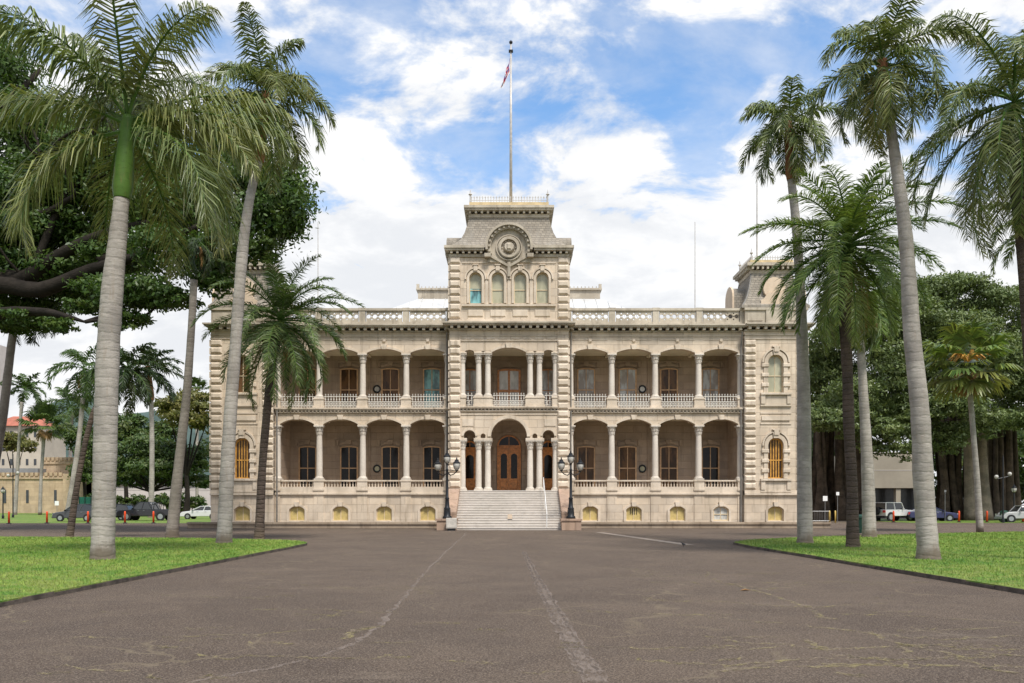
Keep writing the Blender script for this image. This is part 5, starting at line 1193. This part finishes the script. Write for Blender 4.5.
# dark wood closing the view behind the banyans
base = at(940, 150, 0); r_ = random.Random(77); lobes = []
for i in range(120):
    px = r_.uniform(800, 1130); dd = r_.uniform(138, 165); z = r_.uniform(1.5, 21); p = at(px, dd, z)-base; lobes.append((tuple(p), (4.2, 3.0, 2.8)))
struct(clump_leaves(lobes, 60000, .9, 78, .3).build('woodland', M['mid_leaf'], None, base), 'stuff')
# smaller trees behind the left lawn
def small_tree(label, px, d, lobes_px, leafm, n, size, seed, trunk_h, r=.35, group='trees between the barracks and the palace', gz=0.0, forks=3):
    random.seed(seed); base = at(px, d, gz); t = thing('tree', label, 'tree', base, 0, group); k = d/F
    segs = [([(0, 0, -.1), (.2, 0, trunk_h*.5), (0, 0, trunk_h)], [r*1.5, r, r*.8])]
    lobes = [(tuple(pix(x, y, dd)-base), (rx*dd/F, rx*dd/F, rz_*dd/F)) for x, y, dd, rx, rz_ in lobes_px]
    for c, rr in lobes: segs.append(([(0, 0, trunk_h*.9), tuple(Vector((0, 0, trunk_h)).lerp(Vector(c), .5)+Vector((0, 0, -.3))), c], [r*.5, r*.35, r*.12]))
    limbs(MB(), segs, 7).build('trunk', M['bark'], t); clump_leaves(lobes, n, size, seed, .45).build('crown', M[leafm], t); return t
small_tree('yellow-green spreading tree with open crown close to the palace left corner', 186, 112, [(180, 405, 112, 18, 9), (195, 400, 114, 16, 10), (168, 410, 113, 14, 8), (202, 412, 110, 12, 9), (186, 420, 110, 20, 8), (206, 425, 112, 10, 8)], 'olive_leaf', 9000, .5, 61, 6)
small_tree('dark low broad tree behind the parked pickup truck', 150, 118, [(130, 455, 118, 16, 14), (150, 450, 118, 20, 15), (172, 456, 117, 18, 13), (190, 462, 118, 16, 12), (160, 468, 116, 26, 9), (125, 470, 118, 14, 10), (110, 478, 122, 16, 8), (140, 480, 122, 18, 7), (175, 480, 122, 18, 7), (200, 482, 122, 14, 7), (205, 455, 120, 12, 16)], 'mid_leaf', 22000, .5, 62, 4)
small_tree('taller mid-green tree behind the leaning dark palm', 125, 130, [(118, 430, 130, 16, 14), (132, 425, 132, 14, 12), (105, 440, 130, 14, 14), (95, 455, 128, 12, 16), (140, 440, 130, 14, 12), (165, 432, 133, 14, 10)], 'mid_leaf', 11000, .55, 63, 6)
small_tree('round green bush tree over the grey roof of the barracks', 14, 200, [(12, 442, 200, 12, 9), (24, 446, 200, 10, 7), (4, 440, 200, 9, 9)], 'olive_leaf', 3500, .8, 64, 8)
small_tree('dark tree between the barracks tower and the big ringed trunk', 84, 150, [(80, 440, 150, 12, 12), (90, 455, 150, 12, 12), (66, 432, 150, 10, 9), (84, 470, 148, 12, 10)], 'mid_leaf', 6000, .6, 65, 6)

# ------------------------------------------------------------------ buildings far left and right
GZ = -.0
def bbox_part(name, m_, parent, *boxes):
    mb = MB()
    for b in boxes: mb.box(*b)
    return mb.build(name, m_, parent)
d = 150; k = d/F
bk = thing('barracks', 'low crenellated coral-block barracks with square corner tower and slit windows', 'building', at(40, d, 0))
X = lambda px: (px-40)*k
Z = lambda py: CAMZ+(HY-py)*k
bbox_part('wall', M['sandstone'], bk, (X(-60), X(66), 0, 16, 0, Z(476)), (X(66.5), X(75), -1.2, 6, 0, Z(474)))
bbox_part('roof', M['grey_roof'], bk, (X(-60), X(34), 1.2, 15, Z(476), Z(468)))
mb = MB()
for i in range(26): x = X(-60)+(X(64)-X(-60))*i/26; mb.box(x, x+.55, -.15, .5, Z(476), Z(472.5))
mb.box(X(-60), X(66), -.22, .5, Z(479), Z(477.5)); mb.build('battlements', M['sandstone'], bk)
tb = bbox_part('tower', M['sandstone'], bk, (X(31), X(75), 4, 14, 0, Z(459.5)))
mb = MB(); 
for i in range(10): x = X(31)+(X(74)-X(31))*i/10; mb.box(x, x+.5, 3.85, 4.4, Z(459.5), Z(456))
mb.box(X(30.7), X(75.3), 3.8, 4.4, Z(463), Z(461)); mb.build('battlements', M['sandstone'], tb)
for px in (-40, -20, 5, 27.5, 41, 55.5): bbox_part('window', M['win_dark'], bk, (X(px-1.3), X(px+1.3), -.06, .02, Z(503), Z(490)))
rb_ = thing('red_roofed_building', 'cream building with red tiled hip roof behind the barracks', 'building', at(20, 260, 0)); k2 = 260/F; X2 = lambda p: (p-20)*k2; Z2 = lambda q: CAMZ+(HY-q)*k2
bbox_part('wall', M['beige'], rb_, (X2(-10), X2(42), 0, 14, 0, Z2(426)))
mb = MB(); mb.v = [(X2(-12), -1, Z2(426)), (X2(44), -1, Z2(426)), (X2(44), 15, Z2(426)), (X2(-12), 15, Z2(426)), (X2(0), 7, Z2(414)), (X2(32), 7, Z2(414))]
mb.f = [(0, 1, 5, 4), (1, 2, 5), (2, 3, 4, 5), (3, 0, 4), (3, 2, 1, 0)]; mb.m = [0]*5; mb.sm = [False]*5; mb.build('roof', M['red_tile'], rb_)
for j in range(3):
    for i in range(6): bbox_part('window', M['win_dark'], rb_, (X2(-6+i*8), X2(-3.5+i*8), -.1, .02, Z2(437+j*14), Z2(431+j*14)))
ap = thing('apartment_block', 'tall pale apartment tower at the left edge', 'building', at(-8, 380, 0)); k3 = 380/F; X3 = lambda p: (p+8)*k3; Z3 = lambda q: CAMZ+(HY-q)*k3
bbox_part('wall', M['apart'], ap, (X3(-60), X3(-19), 0, 20, 0, Z3(339)))
for j in range(14):
    bbox_part('window_band', M['win_dark'], ap, (X3(-58), X3(-20.5), -.15, .03, Z3(349+j*9), Z3(344+j*9)))
wl = thing('long_low_building', 'pale long building half hidden behind the parked vehicles on the left', 'building', at(150, 190, 0)); k4 = 190/F
bbox_part('wall', M['apart'], wl, (-80*k4, 60*k4, 0, 10, 0, CAMZ+(HY-485)*k4)); bbox_part('roof', M['grey_roof'], wl, (-82*k4, 62*k4, -.5, 10.5, CAMZ+(HY-485)*k4, CAMZ+(HY-482.5)*k4))
mb = MB(); mb.box(-80*k4, 60*k4, -.06, .0, CAMZ+(HY-490)*k4, CAMZ+(HY-488)*k4); mb.build('wall_band', M['apart'], wl)
hg = at(150, 130, 0); hl = [(tuple(at(84+i*3.6, 130+random.uniform(-1, 1), random.uniform(1.0, 2.3))-hg), (.95, .9, random.uniform(.9, 1.5))) for i in range(34)]
hgo = thing('hedge', 'long dark green hedge behind the parked black pickup truck', 'hedge', hg); clump_leaves(hl, 9000, .45, 91, .4).build('foliage', M['mid_leaf'], hgo)
hs = MB()
for c_, r__ in hl: hs.tube([(c_[0], c_[1], 0), c_], .06, 5)
hs.build('stems', M['bark'], hgo)
gf = thing('mesh_fence', 'green mesh fence behind the grey parked car', 'fence', at(95, 112, 0)); k5 = 112/F
mb = MB()
for i in range(7): mb.box((-16+i*6)*k5-.04, (-16+i*6)*k5+.04, -.04, .04, 0, 2.9)
mb.build('posts', M['iron'], gf); bbox_part('mesh_panel', M['green_fence'], gf, (-16*k5, 20*k5, .05, .07, .1, 2.7))
rbd = thing('office_building', 'beige blank-walled building behind the parked white off-roader', 'building', at(915, 118, 0)); k6 = 118/F; X6 = lambda p: (p-915)*k6; Z6 = lambda q: CAMZ+(HY-q)*k6
bbox_part('wall', M['shade_render'], rbd, (X6(862), X6(932), 0, 12, Z6(488), Z6(452)))
bbox_part('base', M['win_dark'], rbd, (X6(862), X6(932), 3, 12, 0, Z6(488)))
mb = MB()
for p in (868, 899, 928): mb.box(X6(p)-.35, X6(p)+.35, .2, .9, 0, Z6(488))
mb.build('columns', M['shade_render'], rbd); 
mb = MB(); mb.box(X6(862), X6(932), -.04, .0, Z6(470.5), Z6(470)); mb.box(X6(862), X6(932), -.1, .0, Z6(453), Z6(452)); mb.build('wall_joints', M['apart'], rbd)
# wooded hills on the left horizon
mb = MB(); NX_ = 60; dist = 2600; b = 0
rowf = [0, .35, .7, 1.0, .6]
for j in range(5):
    for i in range(NX_+1):
        x = -2400+2600*i/NX_; h = (345+60*math.sin(x*.0032+.8)+34*math.sin(x*.011+2)+16*math.sin(x*.029)+9*math.sin(x*.07+j))*(1 if x < -200 else max(0, 1-(x+200)/400))
        mb.v.append((x, dist+j*200, h*rowf[j]*(1+.05*math.sin(x*.02+j*2))))
mb.smooth = True
for j in range(4):
    for i in range(NX_): a = j*(NX_+1)+i; mb._f(a, a+1, a+NX_+2, a+NX_+1)
struct(mb.build('hills', M['hill']))
# ------------------------------------------------------------------ vehicles
def car(kind, label, loc, rz, prof, cab, width, paintm, wheels, wr, tumble=.14, group=None, pickup=None, extras=None):
    """prof: body outline (x,z) from rear to front; cab: greenhouse outline; nose towards +x"""
    t = thing(kind, label, 'pickup truck' if kind == 'pickup_truck' else 'car', loc, rz, group)
    def loft(outline, w0, w1, z0, z1):
        mb = MB(); n = len(outline); f = lambda z: w0+(w1-w0)*max(0, min(1, (z-z0)/(z1-z0)))
        mb.v = [(x, -f(z), z) for x, z in outline]+[(x, f(z), z) for x, z in outline]
        mb._f(*range(n)); mb._f(*(n+i for i in reversed(range(n))))
        for i in range(n): j = (i+1) % n; mb._f(j, i, n+i, n+j)
        return mb
    h = width/2; zs = [z for _, z in prof]
    body = loft(prof, h*.97, h*.93, min(zs), max(zs)).build('body', paintm, t, bevel=.06)
    zc = [z for _, z in cab]; z0, z1 = min(zc), max(zc)
    gl = loft(cab, h*.90, h*.90-tumble*h*1.2, z0, z1).build('windows', M['carglass'], t, bevel=.03)
    xs = [x for x, z in cab if z > z1-.12]; rf = MB(); w1 = h*.90-tumble*h*1.2
    rf.box(min(xs)-.04, max(xs)+.04, -w1-.01, w1+.01, z1-.03, z1+.035); rf.build('roof', paintm, t, bevel=.025)
    bot = sorted(x for x, z in cab if z < z0+.1)
    for s in (-1, 1):
        pl = MB()
        for xb, xt in ((bot[0], min(xs)), ((bot[0]+bot[-1])/2, (min(xs)+max(xs))/2), (bot[-1], max(xs))): pl.tube([(xb, s*h*.905, z0), (xt, s*(w1+.005), z1)], .045, 5)
        pl.build('pillars', paintm, t)
    for x in wheels:
        for s in (-1, 1):
            y = s*(h-.10)
            wo = MB().lathe([(wr*.62, -.11), (wr*.95, -.11), (wr, -.07), (wr, .07), (wr*.95, .11), (wr*.62, .11)], n=22, axis='y').build('wheel', M['tyre'], t, (x, y, wr))
            rm = MB(); rm.lathe([(wr*.64, -.115), (wr*.6, -.09), (wr*.2, -.105), (.01, -.12)] if s < 0 else [(wr*.64, .115), (wr*.6, .09), (wr*.2, .105), (.01, .12)], n=20, axis='y'); rm.build('rim', M['rim'], wo)
            ac = MB(); ac.lathe([(wr*1.14, -.03), (wr*1.14, .03)], (x, s*(h*.97), wr*1.02), 22, 'y'); ac.build('wheel_arch', M['tyre'], t)
    x0, x1 = min(x for x, z in prof), max(x for x, z in prof)
    zl = max(zs)
    for s in (-1, 1):
        yy = s*h*.74; MB().cbox(-.06, .06, -.16, .16, -.12, .12, .03).build('tail_light', M['tail'], t, (x0+.03, yy, z0-.17)); MB().cbox(-.07, .07, -.17, .17, -.07, .07, .03).build('headlight', M['headlamp'], t, (x1-.09, yy, z0-.25))
    bp = MB(); bp.box(x0-.05, x0+.12, -h*.9, h*.9, .32, .5); bp.box(x1-.12, x1+.05, -h*.9, h*.9, .30, .48); bp.build('bumper', M['tyre'] if extras != 'chrome' else M['rim'], t)
    for s in (-1, 1): MB().cbox(-.07, .07, -.09, .09, -.06, .06, .03).build('mirror', paintm, t, (bot[-1]-.25, s*(h+.06), z0+.08))
    hd = MB()
    for s in (-1, 1):
        for xx in ((bot[0]+bot[-1])/2-.25, bot[-1]-.75): hd.box(xx-.09, xx+.09, s*h*.965-.02, s*h*.965+.02, z0-.12, z0-.09)
    hd.build('door_handle', M['rim'], t)
    return t
SUV = ([(-2.2, .35), (-2.25, .75), (-2.15, 1.05), (.75, 1.02), (1.9, .86), (2.2, .66), (2.2, .3)], [(-2.1, 1.03), (-1.75, 1.55), (-.9, 1.66), (.1, 1.6), (1.0, 1.0)])
SED = ([(-2.3, .32), (-2.35, .7), (-2.25, .95), (-1.6, 1.0), (.8, .96), (1.95, .82), (2.3, .62), (2.3, .28)], [(-1.75, .98), (-1.0, 1.40), (.0, 1.43), (1.05, .94)])
PK = ([(-2.85, .5), (-2.9, 1.15), (-.65, 1.15), (1.2, 1.14), (2.55, 1.08), (2.85, .85), (2.85, .42)], [(-.85, 1.14), (-.75, 1.75), (-.4, 1.88), (.55, 1.86), (1.3, 1.13)])
def park(px, d): p = at(px, d, .004); return (p.x, p.y, 0.01)
GL = 'vehicles parked left of the palace'; GR = 'vehicles parked right of the palace'
car('parked_car', 'dark grey hatchback parked left of the big ringed palm trunk', park(79, 78), R(176), *SUV, 1.8, M['car_grey'], (-1.35, 1.35), .33, group=GL)
pk = car('pickup_truck', 'black pickup truck parked right of the big ringed palm trunk', park(148, 82), R(178), *PK, 1.95, M['car_black'], (-1.75, 1.8), .42, group=GL)
b_ = MB(); b_.box(-2.7, -.9, -.82, .82, 1.0, 1.158); b_.build('cargo_bed', M['tyre'], pk); b_ = MB(); b_.tube([(-.95, -.8, 1.15), (-1.05, -.75, 1.78), (-1.05, .75, 1.78), (-.95, .8, 1.15)], .05, 6); b_.build('roll_bar', M['tyre'], pk)
car('parked_car', 'black car mostly hidden behind the big ringed palm trunk', park(113, 84), R(178), *SUV, 1.8, M['car_black'], (-1.35, 1.35), .33, group=GL)
car('parked_car', 'white car whose bonnet shows beyond the palace left corner', park(203, 90), R(180), *SED, 1.75, M['car_white'], (-1.4, 1.4), .31, group=GL)
JP = ([(-1.9, .5), (-1.92, 1.15), (.55, 1.15), (1.85, 1.08), (1.95, .9), (1.95, .5)], [(-1.86, 1.14), (-1.8, 1.82), (.25, 1.82), (.55, 1.14)])
jp = car('off_road_car', 'white boxy off-roader with spare wheel and black windows under the banyan', park(893, 79.5), R(22), *JP, 1.85, M['car_white'], (-1.25, 1.3), .42, .05, GR)
MB().lathe([(.1, -.12), (.36, -.12), (.4, -.06), (.4, .08), (.1, .1)], n=20, axis='x').build('spare_wheel', M['tyre'], jp, (-2.08, .1, 1.0))
car('parked_car', 'dark van-like car between two pale palm trunks under the banyan', park(868, 82), R(75), *SUV, 1.8, M['car_grey'], (-1.35, 1.35), .33, group=GR)
car('parked_car', 'blue sedan parked beside the white off-roader', park(931, 79), R(-6), *SED, 1.78, M['car_blue'], (-1.4, 1.4), .32, group=GR)
VB = ([(-2.0, .35), (-2.1, .62), (-1.85, .95), (-1.3, 1.02), (1.0, .98), (1.65, .9), (2.0, .62), (2.02, .32)], [(-1.5, .98), (-1.0, 1.38), (-.35, 1.52), (.3, 1.44), (.75, .96)])
car('parked_car', 'silver rounded car at the right edge of the photo', park(1022, 74), R(172), *VB, 1.7, M['car_silver'], (-1.25, 1.3), .33, group=GR, extras='chrome')
# ------------------------------------------------------------------ bollards and small things
def post_proto(label, p):
    t = thing('bollard', label, 'bollard', p, 0, 'orange posts along the cross road')
    MB().lathe([(.20, 0), (.20, .04), (.12, .09)], n=14).build('base', M['iron'], t); a = MB(); a.smooth = True; a.lathe([(.085, .06), (.075, .98), (.06, 1.05), (.01, 1.06)], n=12); a.build('tube', M['orange'], t)
    a = MB(); a.lathe([(.088, .80), (.086, .90)], n=12, cap=False); a.build('band', M['orange'], t); return t
posts = [(9, 524, 'orange post at far left before the barracks wall'), (47, 523.5, 'orange post left of the dark grey hatchback'), (88, 523.5, 'orange post between the grey hatchback and the big ringed trunk'), (125, 523.5, 'orange post just right of the big ringed trunk'),
         (153.5, 523.5, 'orange post at the tail of the black pickup'), (893.5, 520.5, 'orange post before the white off-roader'), (959, 520, 'orange post left of the slim fan palm trunk'), (987, 519.5, 'orange post right of the slim fan palm trunk'), (1023, 521.5, 'orange post at the right edge before the silver car')]
pr = None
for px, py, lb in posts:
    p = at(px, gdepth(py) if px < 500 else 73.5, .004)
    if pr is None: pr = post_proto(lb, p)
    else: c = copy_tree(pr, None, p); c['label'] = lb
def slim_lamp(px, d, top, label, n=2):
    p = at(px, d, 0); h = CAMZ+(HY-top)*d/F; t = thing('street_lamp', label, 'street lamp', p, 0, 'street lamps beside the cross road')
    a = MB(); a.lathe([(.14, 0), (.14, .3), (.07, .5), (.055, h-.5)], n=10); a.build('post', M['iron'], t); g = MB()
    if n == 1: 
        i_, g_ = MB(), MB(); lantern(i_, g_, (0, 0, 0)); o = i_.build('lantern', M['iron'], t, (0, 0, h-.9)); g_.build('glass_globe', M['lampglass'], o)
    else:
        a = MB(); a.tube([(-.6, 0, h*.6), (.6, 0, h*.64)], .04, 6); a.build('arm', M['iron'], t)
        for x, z in ((-.6, h*.6), (.6, h*.64)):
            g = MB(); g.smooth = True; g.lathe([(.02, .0), (.15, .1), (.18, .22), (.13, .34), (.02, .38)], n=12); g.build('glass_globe', M['lampglass'], t, (x, 0, z))
    return t
slim_lamp(1003, 72, 450, 'dark two-globe lamp post left of the silver car'); slim_lamp(1014, 78, 484, 'short single-lantern lamp post beside the silver car', 1)
slim_lamp(13, 100, 450, 'tall dark lamp post before the barracks wall', 2); slim_lamp(3, 92, 486, 'short dark lamp post at far left edge', 1)
pb = thing('litter_bin', 'dark green litter bin between the two pale trunks on right lawn', 'litter bin', at(861, 43.5, .09))
a = MB(); a.lathe([(.25, 0), (.29, .8), (.31, .84)], n=16); a.build('bin_body', M['green_bin'], pb); MB().lathe([(.32, .84), (.30, .93), (.12, 1.02)], n=16).build('lid', M['green_bin'], pb)
gb = thing('litter_bin', 'squat green bin left of the silver car', 'litter bin', at(1004, 74, .0)); MB().lathe([(.30, 0), (.34, .9), (.3, 1.05)], n=14).build('bin_body', M['green_bin'], gb); MB().lathe([(.36, .9), (.3, 1.06), (.05, 1.12)], n=14).build('lid', M['green_bin'], gb)
for px, lb in ((829.5, 'yellow post left of its pair beside the palace right corner'), (835.3, 'yellow post right of its pair beside the palace right corner')):
    b_ = MB(); b_.smooth = True; b_.lathe([(.07, 0), (.07, 1.05), (.04, 1.1)], n=10); o = b_.build('yellow_post', M['yellow'], None, at(px, 72, 0)); tag(o, lb, 'post', 'yellow posts by the palace')
br = thing('barrier', 'grey steel crowd barrier beside the palace right corner', 'barrier', at(821, 71, 0))
b_ = MB(); b_.tube([(-.75, 0, .2), (-.75, 0, 1.05), (.75, 0, 1.05), (.75, 0, .2), (-.75, 0, .2)], .025, 6); b_.build('frame', M['steel'], br); b_ = MB()
for i in range(9): b_.tube([(-.6+i*.15, 0, .2), (-.6+i*.15, 0, 1.05)], .012, 5)
b_.build('bars', M['steel'], br); b_ = MB()
for x in (-.5, .5): b_.tube([(x, -.3, 0), (x, 0, .2), (x, .3, 0)], .025, 6)
b_.build('feet', M['steel'], br)
def signpost(px, d, top, wpx, label, col='white'):
    p = at(px, d, 0); h = CAMZ+(HY-top)*d/F; t = thing('sign', label, 'sign', p, 0); k = d/F; b_ = MB(); b_.tube([(0, 0, 0), (0, 0, h)], .03, 6); b_.build('post', M['steel'], t); w_ = wpx*k/2
    MB().box(-w_, w_, -.05, -.03, h-w_*2.2, h).build('board', M[col], t); return t
signpost(837.5, 74, 492, 3, 'small white sign on a post before the banyan roots'); signpost(825, 73, 496, 4.5, 'squarish white notice board behind the steel barrier'); signpost(57, 88, 501, 4, 'small white sign on the grass by the grey hatchback')
signpost(945, 78, 490, 2, 'narrow grey sign post behind the blue sedan', 'steel')
def bird(px, py, label, rz_):
    p = at(px, gdepth(py), .01); t = thing('bird', label, 'bird', p, rz_); me = bpy.data.meshes.new('body'); V = [(-.14, 0, .11), (-.05, 0, .13), (.04, 0, .15), (.09, 0, .20), (.12, 0, .235), (.16, 0, .225), (-.02, .03, .09), (-.02, -.03, .09), (.0, .035, .0), (.0, -.035, .0)]
    E = [(0, 1), (1, 2), (2, 3), (3, 4), (4, 5), (1, 6), (1, 7), (6, 8), (7, 9)]; RD = [.015, .06, .06, .03, .03, .008, .012, .012, .007, .007]
    me.from_pydata(V, E, []); me.materials.append(M['bird']); o = link('body', me, t); me.skin_vertices.new() if hasattr(me.skin_vertices, 'new') and not me.skin_vertices else None
    md = o.modifiers.new('skin', 'SKIN'); ss = o.modifiers.new('sub', 'SUBSURF'); ss.levels = ss.render_levels = 1
    lay_ = me.skin_vertices[0].data if me.skin_vertices else []
    for v_, r_ in zip(lay_, RD): v_.radius = (r_, r_)
    t.scale = (.72, .72, .72)
    return t
bird(683.5, 547, 'small dark bird standing on the asphalt near the right lawn corner', R(200))
# people-free forecourt: fallen leaf
lf = MB(); lf.v = [(-.09, 0, .01), (0, -.035, .03), (.10, 0, .015), (0, .04, .035)]; lf._f(0, 1, 2, 3); lo = lf.build('fallen_leaf', M['dead_leaf'], None, (*gp(745, 591), .005)); tag(lo, 'small brown fallen leaf on the asphalt right of centre', 'leaf')
md = lo.modifiers.new('thick', 'SOLIDIFY'); md.thickness = .006
